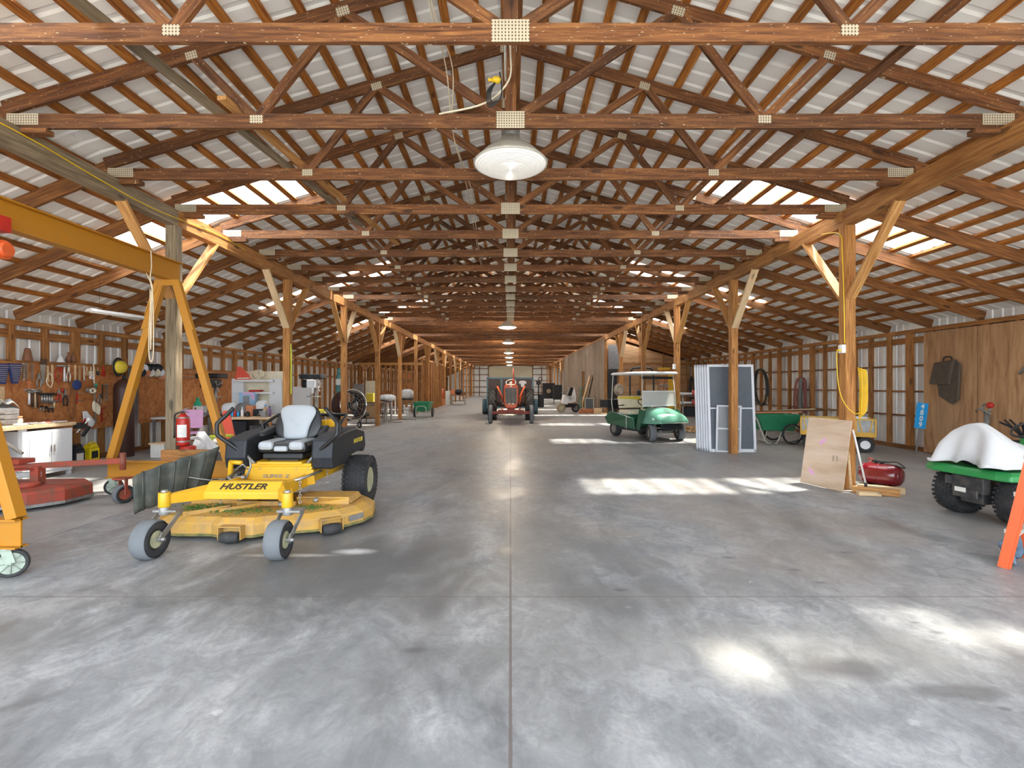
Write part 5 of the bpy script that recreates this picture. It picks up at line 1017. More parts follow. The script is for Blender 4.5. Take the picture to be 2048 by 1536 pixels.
# ================================================================ RIGHT SIDE
# --- golf cart
gt = thing('golf_cart', 'green golf cart with white roof and cream seats', 'golf cart', (4.18, 13.30, 0), math.radians(21.7))
for s in (-1, 1):
    w = wheel(gt, (s*.47, 0, .22), .22, .19, .11, 'dull_steel', 'rubber', None, 'front_wheel', (0,0,-.35), treadmat='tread_grey')
    wheel(gt, (s*.47, 1.66, .22), .22, .20, .12, 'dull_steel', 'rubber', None, 'rear_wheel')
def sect(y, w, z0, z1, k=.55, n=14):   # rounded arch section
    return [Vector((w*math.cos(PI*i/(n-1))*(1 if True else 1), y, z0+(z1-z0)*abs(math.sin(PI*i/(n-1)))**k)) for i in range(n)]
m = MB(); m.loft([sect(-.40, .30, .52, .54), sect(-.36, .46, .49, .66), sect(-.2, .53, .47, .78), sect(.1, .55, .46, .88), sect(.38, .54, .45, .93)], True, True, True)
hd = m.build('front_cowl', 'hood_green_sky_lit', gt, None, None, .02)  # cart green made paler: the sky's reflection is put into the colour
m = MB(); m.box((0,-.22,.40), (.62,.10,.22), (-.4,0,0)); m.build('front_bumper', 'dark_plastic', gt, None, None, .02)
m = MB(); m.cyl((-.42,0,.22),(.42,0,.22),.022); m.box((0,.02,.26), (.5,.08,.06)); m.bar((-.36,0,.22),(-.30,.05,.46),.03,.03); m.bar((.36,0,.22),(.30,.05,.46),.03,.03); m.build('front_axle', 'dull_steel', gt)
m = MB()
for s in (-1, 1): m.prism([(s*.585,.10,.80),(s*.585,.38,.85),(s*.585,.52,.30),(s*.585,.40,.25)][::s], (-s*.02,0,0))
m.build('cowl_side', 'cart_green', gt)
m = MB(); m.box((0,.85,.26), (1.12,1.0,.07)); m.build('floor_pan', 'dark_plastic', gt)
m = MB()
for s in (-1, 1): m.prism([(s*.58,.60,.26),(s*.58,1.95,.34),(s*.58,2.12,.52),(s*.56,1.85,.72),(s*.56,1.45,.70),(s*.58,.80,.60),(s*.58,.66,.58)][::s], (-s*.05,0,0))
m.box((0,1.40,.47), (1.06,.80,.38)); m.box((0,1.98,.56),(1.04,.20,.22)); m.build('rear_body', 'cart_green', gt, None, None, .02)
m = MB()
for s in (-1,1): m.cyl((s*.60,.95,.27),(s*.60,.95,.60),.012)
m.build('trim_strip', 'galv', gt)
MB().box((0,1.22,.72), (1.02,.50,.13)).build('seat', 'cream', gt, None, None, .035)
MB().box((0,1.50,1.00), (.98,.10,.36), (-.12,0,0)).build('backrest', 'cream', gt, None, None, .035)
m = MB()
for s in (-1,1): m.tube([(s*.46,1.5,.72),(s*.50,1.50,.90),(s*.50,1.20,.92)], .015, 6)
m.build('arm_rail', 'black', gt)
m = MB(); m.prism([(-.49,1.44,1.16),(.25,1.44,1.16),(.25,1.43,1.10),(.17,1.42,1.03),(.10,1.42,1.08),(-.49,1.43,1.10)][::-1], (0,.12,0)); tw = m.build('yellow_towel', 'cap_gold', None, None, None, .01); tw.matrix_world = Matrix.Translation((4.18,13.30,0)) @ Matrix.Rotation(math.radians(21.7),4,'Z'); tw.location = (4.18,13.30,0.0); tw.rotation_euler = (0,0,math.radians(21.7)); tag(tw, 'yellow towel draped over the golf cart seat back', 'towel')
rf = []
for z, k in ((1.79, .96), (1.80, 1.0), (1.835, 1.0), (1.865, .93), (1.875, .6)):
    rf.append([Vector((.62*k*math.copysign(abs(math.cos(a))**.35, math.cos(a)), .98+.92*k*math.copysign(abs(math.sin(a))**.35, math.sin(a)), z)) for a in [2*PI*i/32 for i in range(32)]])
MB().loft(rf).build('roof', 'white', gt, None, None, .006)
m = MB()
for s in (-1, 1): m.tube([(s*.56,.30,.72),(s*.55,.26,1.0),(s*.52,.34,1.80)], .014, 7); m.tube([(s*.53,1.72,.70),(s*.54,1.78,1.0),(s*.54,1.70,1.80)], .014, 7)
m.build('roof_post', 'galv', gt)
m = MB(); m.box((0,.36,1.70), (1.06,.03,.07)); m.build('header_bar', 'dark_plastic', gt)
ws = MB(); ws.prism([(-.56,.255,.93),(.56,.255,.93),(.53,.29,1.33),(-.53,.29,1.33)], (0,.008,0)); ws = ws.build('windshield', 'clear_plastic', gt)
m = MB()
for z in (.93, 1.33): m.bar((-.55,.26+(z-.93)*.09,z),(.55,.26+(z-.93)*.09,z),.025,.025)
m.build('windshield_frame', 'white', ws)
m = MB(); m.torus((-.27,.60,1.0), (0,-.6,.8), .16, .014, 24, 6); m.cyl((-.27,.60,1.0),(-.27,.42,.82),.02); m.build('steering_wheel', 'black', gt)
m = MB(); m.box((0,2.28,.93), (1.0,.45,.24)); m.build('cargo_box', 'dark_plastic', gt, None, None, .01)
MB().box((0,2.02,.80), (.9,.3,.06)).build('cargo_rail', 'black', gt)
sp = thing('round_speaker', 'round chrome-ringed fan standing in the golf cart cargo box', 'round fan', (3.42, 15.52, 1.05), .3); m = MB(); m.torus((0,0,.30),(0.2,-1,0),.135,.022,28,8); m.build('ring','steel',sp); MB().cyl((0,.0,.30),(0,.05,.30),.09,None,20).build('hub','brass' if 'brass' in M else 'hose_tan',sp); m = MB(); m.torus((0,.03,.30),(0.2,-1,0),.17,.03,24,8); m.cyl((0,.03,0),(0,.03,.14),.02); m.box((0,.03,.01),(.2,.2,.02)); m.build('housing','hose_tan',sp)
# --- stack of screen doors leaning on the second right post
SD = Vector((4.36, 11.28, 0)); tilt = -.075
for i in range(6):
    fr = i == 0; x0 = 4.42+.0-.028*(i); 
    t = thing('screen_door', ('front white screen door with grey mesh leaning behind the second right post' if fr else 'white framed screen door stacked behind the front one, one of five'), 'screen door', (4.96-.035*i, 11.03+.055*i, .0), 0, None if fr else 'stacked screen doors', (tilt, 0, 0)); W_, H_ = 1.06, 1.97
    m = MB()
    for s in (-1, 1): m.box((s*(W_/2-.028), 0, H_/2), (.056, .03, H_))
    m.box((0,0,H_-.028), (W_,.03,.056)); m.box((0,0,.035), (W_,.03,.07)); m.box((0,0,.98), (W_,.025,.03)); m.build('frame', 'white_paint', t, None, None, .003)
    MB().box((0,.004,H_/2), (W_-.08,.004,H_-.1)).build('mesh_panel', 'screen_mesh', t)
t = thing('window_screen', 'small white window screen leaning on the front screen door', 'window screen', (4.84, 10.985, 0), 0, None, (-.04, .035, 0)); m = MB(); w_, h_ = .56, 1.05
for s in (-1,1): m.box((s*(w_/2-.02),0,h_/2),(.04,.02,h_))
for z in (.02,h_-.02,h_*.50): m.box((0,0,z),(w_,.02,.035))
m.build('frame','white_paint',t); MB().box((0,.004,h_/2),(w_-.05,.003,h_-.05)).build('mesh_panel','screen_light',t)
# --- leaning board by the first right post
BL, BR = Vector((4.46,7.58,0)), Vector((4.62,6.88,0)); d = (BR-BL).normalized(); n_ = Vector((d.y*-1, d.x, 0)); n_ = n_ if n_.x > 0 else -n_
up_ = (Vector((0,0,1))*.985+n_*.155).normalized(); nn_ = d.cross(up_).normalized(); nn_ = nn_ if nn_.x < 0 else -nn_
me_o = MB(); me_o.box((0,0,0), (.74, 1.0, .019)); bo = me_o.build('leaning_board', 'board_face', None, None, None, .003)
Rm = Matrix((d, up_, d.cross(up_))).transposed(); bo.rotation_euler = Rm.to_euler(); bo.location = (BL+BR)/2+up_*.5+Vector((0,0,.012)); tag(bo, 'stained square plywood board leaning on the first right post', 'board')
_s = 1 if (d.cross(up_)).x < 0 else -1
def onboard(u, v, off=.011): return Vector((u, v, off*_s))
for (u, v, a) in ((-.06,.16,.7),(-.19,-.31,-.65)):
    q = MB(); q.box(onboard(u,v,.0105), (.12,.05,.001), (0,0,a)); q.build('red_stain', 'pink', bo)
for j, s_ in enumerate(('SXR', 'CSX')):
    tx = text('stamp_text', s_, .05, 'dull_steel', bo, onboard(.16+.06*j, -.06), (0 if _s>0 else PI, 0, PI/2), .0003)
# --- things at the foot of that post
t = thing('push_broom', 'white-handled broom leaning behind the stained board', 'broom', (0,0,0)); m = MB(); m.cyl((5.02,6.98,.10),(4.88,7.04,.86),.013); m.build('handle','white',t); MB().cyl((5.02,6.98,.02),(5.02,6.98,.12),.018).build('tip','dark_plastic',t)
solo(MB().cyl((4.82,6.99,.03),(4.80,7.02,.55),.016), 'white_stick', 'pale_wood', 'short pale stick standing between the board and the broom', 'stick')
for i, (p, q) in enumerate((((4.78,6.92,.045),(5.22,6.62,.045)),((4.98,7.1,.04),(5.42,6.78,.04)),((4.72,6.72,.03),(4.98,6.66,.03)))): o = beam('wood_block', p, q, .09, .08 if i < 2 else .05, 'fresh_wood' if i == 0 else 'pale_wood'); tag(o, ('nearer wooden post offcut beside the red air tank','farther wooden post offcut beside the red air tank','short wood scrap at the foot of the stained board')[i], 'wood offcut')
at_ = thing('air_tank', 'dark red portable air tank lying on the floor by the first right post', 'air tank', (5.50, 7.35, 0), -.95)
m = MB(); pr = [(.001,-.27),(.08,-.262),(.13,-.23),(.155,-.17),(.16,-.10),(.16,.12),(.155,.19),(.13,.25),(.08,.282),(.001,.29)]; m.lathe(pr, (0,0,.175), (1,0,0), 28, False); m.build('tank', 'tank_red', at_)
m = MB(); m.torus((0,0,.175),(1,0,0),.161,.003,28,5); m.build('weld_seam','tank_red',at_)
m = MB(); m.box((-.12,0,.01),(.04,.24,.02)); m.box((.14,0,.01),(.04,.24,.02)); m.build('foot', 'black', at_)
m = MB(); m.cyl((-.05,0,.33),(-.05,0,.38),.02); m.cyl((.02,0,.335),(.02,0,.37),.025); m.cyl((-.10,0,.36),(.08,0,.36),.012); m.tube(ease([(.08,0,.36),(.2,.03,.37),(.30,.0,.30),(.2,-.05,.33)],4),.008,6); m.build('valve_hose', 'dark_plastic', at_); MB().torus((-.12,0,.37),(0,1,.3),.03,.006,14,5).build('gauge','red',at_)
# --- yellow cord and outlet box on the first right post
px0 = XG-.0725
t = thing('outlet_box', 'small grey outlet box on the inner face of the first right post', 'outlet box', (px0-.03, 7.12, 2.02)); MB().box((0,0,0), (.055,.09,.12)).build('box','ceramic',t,None,None,.004); MB().box((-.03,-.0,.02),(.01,.05,.07)).build('cover','paper',t)
m = MB(); m.tube(ease([(px0-.012,7.09,2.10),(px0-.012,7.10,2.6),(px0-.012,7.14,3.4),(px0-.012,7.20,3.70),(px0-.02,7.6,3.82)],5), .007, 6); solo(m, 'wall_cable', 'cord_yellow', 'thin yellow cable running up the first right post', 'cable')
yc = thing('extension_cord', 'coiled yellow extension cord hanging on the first right post', 'extension cord', (0,0,0))
m = MB()
for i in range(7):
    o = .005*i; y_ = 7.06-.012*i; m.tube(ease([(px0+.155,y_,1.75-o),(px0+.20+o,y_,1.68),(px0+.215+o,y_,1.35),(px0+.195+o,y_,1.06+.012*i),(px0+.18,y_,1.03+.012*i),(px0+.175-o*.5,y_,1.1),(px0+.185-o*.6,y_,1.5),(px0+.16,y_,1.74)],5), .0055, 6)
m.build('coil','cord_yellow',yc)
m = MB(); m.tube(ease([(px0-.06,7.10,2.0),(px0-.13,7.08,1.96),(px0-.12,7.06,1.5),(px0-.08,7.0,1.25),(px0+.05,6.98,1.10),(px0+.19,7.02,1.12)],7), .0065, 6); m.cyl((px0-.05,7.10,2.0),(px0-.09,7.10,2.0),.014); m.build('loop','cord_yellow',yc)
# --- blue house-number sign
t = thing('address_sign', 'blue sign reading 4809 on a stake leaning by the plywood sheets', 'sign', (8.82, 10.75, 0), 0, None, (0, .13, 0)); MB().box((0,0,.30), (.035,.012,.62)).build('stake', 'dull_steel', t)
sg = MB().box((0,-.012,.84), (.25,.012,.56)).build('sign_plate', 'blue', t, None, None, .004)
for i, ch in enumerate('4809'): text('digit', ch, .15, 'paper', sg, (0,-.020,1.04-.133*i), (PI/2,0,0), .001, 'CENTER', 1.0, True)
# --- plywood sheets on the right wall
for i, (y0, y1, lb) in enumerate(((9.72,10.97,'tall plywood sheet with a black bag hung on it, on the right wall'),(8.45,9.70,'second tall plywood sheet at the right edge of the photo'),(7.2,8.43,'tall plywood sheet out of the photo on the right wall'))):
    tag(beam('plywood_sheet', (9.185, (y0+y1)/2, .02), (9.185, (y0+y1)/2, 2.66), y1-y0, .018, 'plywood', None, (1,0,0)), lb, 'plywood sheet')
bg_ = thing('garment_bag', 'dark brown grass catcher bag hanging on the first plywood sheet', 'bag', (9.13, 10.25, 2.02))
m = MB(); m.prism([(0,.30,-.05),(0,-.17,.0),(0,-.05,-.52),(0,.42,-.50)], (-.10,0,0)); m.build('flap','bag',bg_,None,None,.02)
m = MB(); m.prism([(0,-.17,-.02),(0,-.26,-.10),(0,-.22,-.80),(0,-.08,-.92),(0,.24,-.75),(0,.28,-.50)], (-.05,0,0)); m.build('bag_body','bag',bg_,None,None,.02); MB().tube(ease([(-.04,.12,-.03),(-.04,.10,.06),(-.04,-.05,.06),(-.04,-.08,-.01)],4), .014, 7).build('handle','black',bg_)
m = MB(); m.tube(ease([(9.15,8.88,1.70),(9.12,8.75,1.80),(9.15,8.55,1.83)],4), [.02,.025,.03,.03,.03,.03,.03,.03,.03], 6); solo(m, 'hooked_tool', 'dull_steel', 'dark hooked blade hanging at the right edge on the plywood', 'tool')
# --- hoses on the right wall
def hosecoil(px, py, rz_, ry_, r, n, mat, label, Xw=9.19):
    p = atX(px, py, Xw); m = MB()
    for i in range(n): m.torus((-.012*(i%4), .03*math.sin(i*2.3), .02*math.cos(i*1.7)), (1,.12*math.sin(i*1.3),.1*math.cos(i)), r, .012, 30, 6)
    o = m.build('hose_coil', mat, None, p); o.scale = (1, ry_/r, rz_/r); tag(o, label, 'hose', 'coiled hoses on the right wall')
hosecoil(1365, 778, .50, .16, .4, 7, 'hose_green', 'green hose coil left of the black one on the right wall')
hosecoil(1385, 778, .58, .24, .4, 12, 'hose_dark', 'wide black hose coil on the right wall behind the golf cart')
hosecoil(1402, 780, .52, .15, .4, 6, 'hose_tan', 'tan hose coil next to the screen doors on the right wall')
m = MB(); p = atX(1524, 776, 9.18)
for i in range(9): m.torus((-.03*i*.4, .012*math.sin(i), .01*math.cos(i*2)), (1,.05*math.sin(i),.04), .60+.012*math.sin(i*2), .016, 48, 6)
o = m.build('black_pipe_ring', 'hose_dark', None, p); o.scale = (1,.75,1.08); o.location.z = 1.42; tag(o, 'big ring of black pipe hanging right of the screen doors', 'pipe ring')
m = MB(); p = atX(1603, 790, 9.2); hb = thing('hose_bundle', 'drooping bundle of brown and grey hoses on the right wall', 'hose bundle', (9.21, p.y, 1.75))
for mt, ys in (('hose_red', (.36,.33,.29,.26)), ('hose_grey', (.08,.04,0,-.04,-.08)), ('hose_red', (-.22,-.26,-.31,-.35))):
    m = MB()
    for i, y in enumerate(ys): m.tube(ease([(0,.06-.02*i,0),(-.03,y*.7,-.12),(-.04-.01*i,y,-.65),(-.04,y*.95,-1.05),(-.02,y*.6,-1.10),(-.02,y*.7,-.6),(0,.02,-.02)],4), .018, 6)
    m.build('hose', mt, hb)
# ================================================================ RIGHT SIDE CARTS, TRACTORS, LADDER
gb = thing('wheelbarrow', 'green two-wheeled garden barrow by the right wall behind the screen doors', 'wheelbarrow', (6.85, 12.95, 0))
m = MB(); a = [Vector(p) for p in ((-.38,-.30,.34),(.40,-.30,.30),(.40,.30,.30),(-.38,.30,.34))]; b_ = [Vector(p) for p in ((-.58,-.40,.76),(.58,-.40,.74),(.58,.40,.74),(-.58,.40,.76))]
c_ = [p*1+Vector((.03*(1 if p.x<0 else -1), .03*(1 if p.y<0 else -1), 0)) for p in b_]; d_ = [p+Vector((.03*(1 if p.x<0 else -1), .03*(1 if p.y<0 else -1), .03)) for p in a]
m.loft([a,b_,c_,d_],True,True,False); m.build('tub','barrow_green',gb,None,None,.015)
m = MB()
for s in (-1,1): m.tube(ease([(-1.0,s*.33,.78),(-.62,s*.35,.70),(-.45,s*.33,.35),(-.30,s*.33,.02),(-.05,s*.33,.02),(.10,s*.33,.30),(.42,s*.33,.28)],3),.018,7)
m.tube([(-.18,-.33,.02),(-.18,.33,.02)],.015,6); m.build('handle_frame','galv',gb)
for s in (-1,1): wheel(gb,(.28,s*.46,.26),.26,.05,.22,'steel','rubber',None,'spoked_wheel',(0,0,PI/2),18)
for i,(x0,y0,z0,x1,y1,z1,mt,lb) in enumerate(((6.0,12.85,.80,8.2,12.9,.84,'dark_wood','long dark pole laid across the green barrow'),(6.7,13.05,.80,8.05,13.1,.86,'pale_wood','pale board laid over the right end of the green barrow'),(6.15,12.7,.79,7.5,12.75,.80,'clay','reddish stick laid in the green barrow'))):
    o = beam('pole' if i != 1 else 'board',(x0,y0,z0),(x1,y1,z1),.05 if i!=1 else .14,.035,mt); tag(o,lb,'pole' if i!=1 else 'board')
pd = atX(1521,812,9.0); solo(MB().lathe([(.0,0),(.16,.0),(.18,.03),(.0,.03)],(0,0,0),(1,0,0),20,False),'round_pan','hose_tan','round tan pan hanging low below the black pipe ring','pan',loc=(9.16,pd.y,1.02))
# yellow wagon
yw = thing('yard_wagon','yellow steel mesh-sided yard wagon behind the first right post','wagon',(7.62,11.55,0),math.radians(-31))
L_,W_ = 1.42,.68
m = MB(); m.box((0,0,.37),(L_,W_,.03)); m.build('bed','yellow',yw)
m = MB()
for s in (-1,1):
    m.bar((-L_/2,s*W_/2,.73),(L_/2,s*W_/2,.73),.03,.03); m.bar((-L_/2,s*W_/2,.39),(L_/2,s*W_/2,.39),.03,.10)
    for i in range(5): x=-L_/2+i*L_/4; m.bar((x,s*W_/2,.37),(x,s*W_/2,.74),.035,.03,(0,1,0))
    for i in (0,1,2,3): x=-L_/2+i*L_/4; m.bar((x+.05,s*W_/2,.73),(x+.11,s*W_/2,.42),.025,.015,(0,1,0)); m.bar((x+L_/4-.05,s*W_/2,.73),(x+L_/4-.11,s*W_/2,.42),.025,.015,(0,1,0))
    x=s*L_/2; m.bar((x,-W_/2,.73),(x,W_/2,.73),.03,.03); m.bar((x,-W_/2,.39),(x,W_/2,.39),.03,.10); m.bar((x,0,.37),(x,0,.74),.035,.03,(0,1,0))
m.build('side_rail','yellow',yw)
m = MB()
for x in (-L_/2,0,L_/2-.01): pass
for s in (-1,1): m.grid(lambda u,v: Vector((-L_/2+L_*u,s*(W_/2-.02),.42+.30*v)),1,1,False)
m.build('mesh_side','dull_steel',yw,None,None,0,.004)
m = MB(); m.cyl((-.52,-.34,.18),(-.52,.34,.18),.014); m.cyl((.52,-.34,.18),(.52,.34,.18),.014); m.bar((-.52,0,.2),(.52,0,.3),.06,.06); m.box((-.52,0,.28),(.08,.4,.14)); m.box((.52,0,.28),(.08,.4,.14)); m.tube([(-.6,0,.22),(-.95,-.2,.12)],.014,6); m.build('undercarriage','dark_plastic',yw)
for x in (-.52,.52):
    for s in (-1,1): wheel(yw,(x,s*.36,.17),.17,.09,.095,'white','rubber',None,'wheel',(0,0,PI/2))
solo(MB().box((0,0,.20),(.5,.3,.38)),'white_sack','cloth_white','pale sack standing in the yellow yard wagon','sack',loc=(7.9,11.35,.395),rot=(0,0,-.5),bevel=.05)
# green lawn tractor with towel
lt = thing('lawn_tractor','green lawn tractor seen from behind with a white towel over its seat','lawn tractor',(5.38,5.53,0),math.radians(7))
for s in (-1,1): wheel(lt,(0,s*.33,.275),.275,.24,.135,'cap_gold','rubber','turf','rear_wheel',(0,0,PI/2),nn=32)
for s in (-1,1): wheel(lt,(1.25,s*.36,.19),.19,.15,.10,'cap_gold','rubber',None,'front_wheel',(0,0,PI/2))
m = MB(); o_ = [(-.38,-.34),(-.34,-.46),(-.1,-.50),(.36,-.50),(.36,.50),(-.1,.50),(-.34,.46),(-.38,.34)]
m.loft([[Vector((x,y,.50)) for x,y in o_],[Vector((x*.98,y*.99,.56)) for x,y in o_],[Vector((x*.88+.0,y*.93,.595)) for x,y in o_]],True,True,False); m.build('fender','green',lt,None,None,.015)
m = MB(); m.box((-.26,0,.40),(.10,.34,.18)); m.box((-.33,0,.30),(.03,.26,.10)); m.box((0,0,.30),(.5,.24,.22)); m.box((.8,0,.34),(1.3,.3,.14)); m.cyl((0,-.25,.275),(0,.25,.275),.05); m.box((-.30,.20,.42),(.05,.07,.10)); m.build('frame','engine',lt,None,None,.008)
MB().box((-.348,.04,.335),(.004,.12,.05)).build('label_sticker','paper',lt)
m = MB(); m.box((.02,0,.64),(.38,.44,.08)); m.box((-.14,0,.78),(.08,.36,.26),(0,-.1,0)); m.build('seat','seat_black',lt,None,None,.04)
m = MB(); m.box((1.15,0,.66),(.75,.50,.42)); m.box((.72,0,.72),(.18,.46,.40)); m.build('hood','green',lt,None,None,.06)
m = MB(); m.torus((.52,0,1.0),(-.5,0,.85),.17,.013,24,6); m.cyl((.52,0,1.0),(.70,0,.80),.02); m.build('steering_wheel','black',lt)
# towel as a draped cloth
def towel(u,v):
    x=-.34+1.05*u; y=-.40+.80*v
    side=abs(v-.5)*2; e=max(0,min(1,(x+.338)/.12)); d=max(0,min(1,(x+.12)/.72))
    top=1.05-.40*d**.8; z=.62+(top-.62)*(1-.99*side**2.8)*(.02+.98*e**.6)
    z+=(.016*math.sin(15*v+4*u)+.010*math.sin(23*u+3*v))*(1-.3*side); x+=.03*math.sin(17*v+2)*(1-e)
    if side>.86: z-=.06*(side-.86)/.14*(1+math.sin(9*u))
    if u<.10: x-=.04*math.sin(9*v); z-=.10*(1-u/.10)*(.6+.6*math.sin(8*v+1))
    if z<.612: z=.612+.01*math.sin(20*v)
    return Vector((x,y,z))
tw=MB().grid(towel,44,36).build('white_towel','cloth_white',None,(5.36,5.53,.012),(0,0,math.radians(7)),0,.010); tag(tw,'white towel draped over the seat of the green lawn tractor','towel')
# orange stepladder
lw=Vector((.83,.55,0)).normalized(); ll=Vector((.55,-.83,0)).normalized(); F0=Vector((4.045,4.06,0)); ld_=thing('stepladder','orange fibreglass stepladder cut off by the right edge of the photo','ladder',F0)
H=1.75; wd0,wd1=.48,.34
def rail(s,z): return lw*(wd0/2+s*(wd0/2-(wd0-wd1)/2*z/H))+ll*(.17*z)+Vector((0,0,z))
m=MB()
for s in (-1,1):
    for k in (0,):
        m.bar(rail(s,0),rail(s,H),.065,.025,lw); m.bar(rail(s,0)+lw*(.012*-s)+ll*.04,rail(s,H)+lw*(.012*-s)+ll*.04,.012,.03,lw)
m.build('front_rail','orange',ld_)
for z in (.30,.61,.92,1.23,1.54): MB().bar(rail(-1,z)+ll*.0,rail(1,z),.09,.035).build('step','galv',ld_)
m=MB()
for s in (-1,1): m.bar(lw*(wd0/2+s*wd0/2)+ll*.85,rail(s,H)+ll*.02,.05,.02,lw)
m.bar(lw*.0+ll*.80+Vector((0,0,.1)),lw*wd0+ll*.80+Vector((0,0,.1)),.03,.02); m.build('rear_rail','orange',ld_); c=(rail(-1,H)+rail(1,H))/2; MB().box(c+Vector((0,0,.02)),(.42,.20,.04),(0,0,math.atan2(lw.y,lw.x))).build('top_cap','orange',ld_)
MB().bar(rail(-1,.55),lw*0+ll*.65+Vector((0,0,.45)),.02,.006).build('spreader','galv',ld_)
m=MB(); q=F0+lw*.06; m.grid(lambda u,v: q+lw*(.02+.30*u)+ll*(.03+.05*math.sin(7*u+4*v)-.03)+Vector((0,0,.02+.26*v*(.55+.45*u)+.012*math.sin(25*u))),18,14); solo(m,'denim_rag','denim','dark denim rag hanging over the foot of the orange ladder','rag',solid=.012)
m=MB(); m.cyl((9.0,9.35,0),(9.02,9.35,1.0),.045); m.torus((9.0,9.35,1.06),(1,.2,0),.07,.02,16,6); m.tube(ease([(8.95,9.5,1.0),(8.9,9.35,1.05),(8.95,9.2,.95)],4),.015,6); m.box((9.0,9.35,.03),(.25,.25,.06)); o=solo(m,'water_pump','dull_steel','rusty steel hand pump standing by the plywood sheets','pump'); MB().ell((8.98,9.25,1.12),(.05,.07,.06),10,8).build('red_knob','red',o)
m=MB(); 
for i in range(9): a=i*.7; m.tube(ease([(8.7,8.35,.55),(8.66+.06*math.cos(a),8.4+.10*math.sin(a),.75),(8.62+.1*math.cos(a),8.45+.24*math.sin(a),.86+.04*math.sin(i*2))],3),.016,5)
m.box((8.75,8.35,.28),(.35,.3,.55)); solo(m,'black_bundle','dark_plastic','black bristling bundle at the right edge by the plywood sheet','bundle')
# --- things behind the golf cart
ut=thing('utility_tractor','small green tractor with a dark roll bar behind the golf cart','tractor',(5.15,18.6,0))
for s in (-1,1): wheel(ut,(s*.48,.5,.36),.36,.26,.2,'cap_gold','rubber','ag','rear_wheel',nn=14); wheel(ut,(s*.42,-.75,.25),.25,.16,.14,'cap_gold','rubber',None,'front_wheel')
m=MB(); m.tube(ease([(-.46,.75,.5),(-.46,.78,1.8),(-.40,.78,2.08),(-.25,.78,2.17),(.25,.78,2.17),(.40,.78,2.08),(.46,.78,1.8),(.46,.75,.5)],4),.035,8); m.build('roll_bar','dark_plastic',ut)
m=MB(); m.box((0,-.5,.72),(.55,.95,.42)); m.build('hood','green',ut,None,None,.06); m=MB(); m.box((0,.25,.55),(.8,.7,.25)); m.build('body','engine',ut,None,None,.03); m=MB(); m.box((0,.45,.80),(.45,.4,.12)); m.box((0,.66,1.05),(.45,.1,.5)); m.build('seat','black',ut,None,None,.04); m=MB(); m.torus((0,.1,1.15),(0,-.5,.85),.18,.015,20,6); m.cyl((0,.1,1.15),(0,-.1,.9),.02); m.build('steering_wheel','black',ut)
yl=thing('yellow_rack','tall yellow slatted rack against the plywood wall','rack',(X_(1337,22.0),22.0,0)); w_=.72
for i in range(7): beam('slat',(-w_/2+w_*i/6,0,.0),(-w_/2+w_*i/6,0,2.25-.08*(i%2)),.07,.03,'cap_gold' if False else 'osb_orange',yl,(0,1,0))
m=MB(); 
for z in (.3,1.2,2.1): m.box((0,.03,z),(w_+.08,.03,.08))
m.box((-.2,0,2.22),(.5,.12,.10)); m.build('cross_rail','yellow',yl); MB().box((.12,-.02,1.1),(.3,.02,2.0)).build('yellow_panel','yellow',yl)
gbg=thing('golf_bag','dark golf bag with club heads standing behind the golf cart windshield','golf bag',(X_(1312,17.2),17.0,0),0,None,(0,.15,0)); MB().cyl((0,0,0),(0,0,1.25),.16,.19,20).build('bag','brown_dark',gbg); m=MB()
for i in range(6): a=i; m.tube([(.08*math.cos(a),.08*math.sin(a),1.2),(.13*math.cos(a),.13*math.sin(a),1.45+.04*(i%3))],.007,5); m.ell((.13*math.cos(a),.13*math.sin(a),1.47+.04*(i%3)),(.04,.03,.03),8,6)
m.build('club','dull_steel',gbg)
cbox('tall_carton',X_(1300,20.5),20.5,0,.5,.4,1.5,'cardboard','tall cardboard carton behind the golf cart','carton')
t=thing('outlet_box','small grey outlet box on the third right post','outlet box',(XG-.0725-.026,14.44,2.04)); MB().box((0,0,0),(.055,.10,.15)).build('box','ceramic',t)
sr=thing('saw_shelf','dark steel shelf behind the screen doors carrying chain saws','shelf',(X_(1384,16.6),16.6,0)); 
for z in (.45,.82,1.12): MB().box((0,0,z),(.80,.45,.03)).build('shelf_board','dark_wood',sr)
for x in (-.38,.38):
    for y in (-.2,.2): beam('upright',(x,y,0),(x,y,1.2),.04,.04,'dull_steel',sr,(0,1,0))
for i,z in enumerate((.835,1.135)):
    t=thing('chain_saw',('lower' if i==0 else 'upper')+' red chain saw on the dark steel shelf','chain saw',(X_(1388,16.5),16.42,z),PI)
    MB().box((-.05,0,.10),(.28,.2,.19)).build('engine_body','red',t,None,None,.04); MB().box((.30,0,.08),(.42,.012,.07)).build('guide_bar','steel',t,None,None,.01); MB().tube(ease([(-.18,0,.05),(-.30,0,.10),(-.24,0,.22),(-.08,0,.22)],4),.016,7).build('handle','black',t)
cbox('dark_case',X_(1384,16.6),16.6,.465,.6,.35,.30,'dark_plastic','dark case on the low shelf below the chain saws','case')
for i in range(14):
    x=X_(1372+3.6*(i%7),15.9)+.0; z=.05+.085*(i//7); t=MB(); t.cyl((0,-.2,0),(0,.2,0),.045,.045,9); o=solo(t,'firewood_log','fresh_wood' if i%2 else 'pale_wood','split firewood log in the small pile below the saw shelf','log','firewood pile',loc=(x,15.75,z),rot=(0,0,.1*math.sin(i*3)))
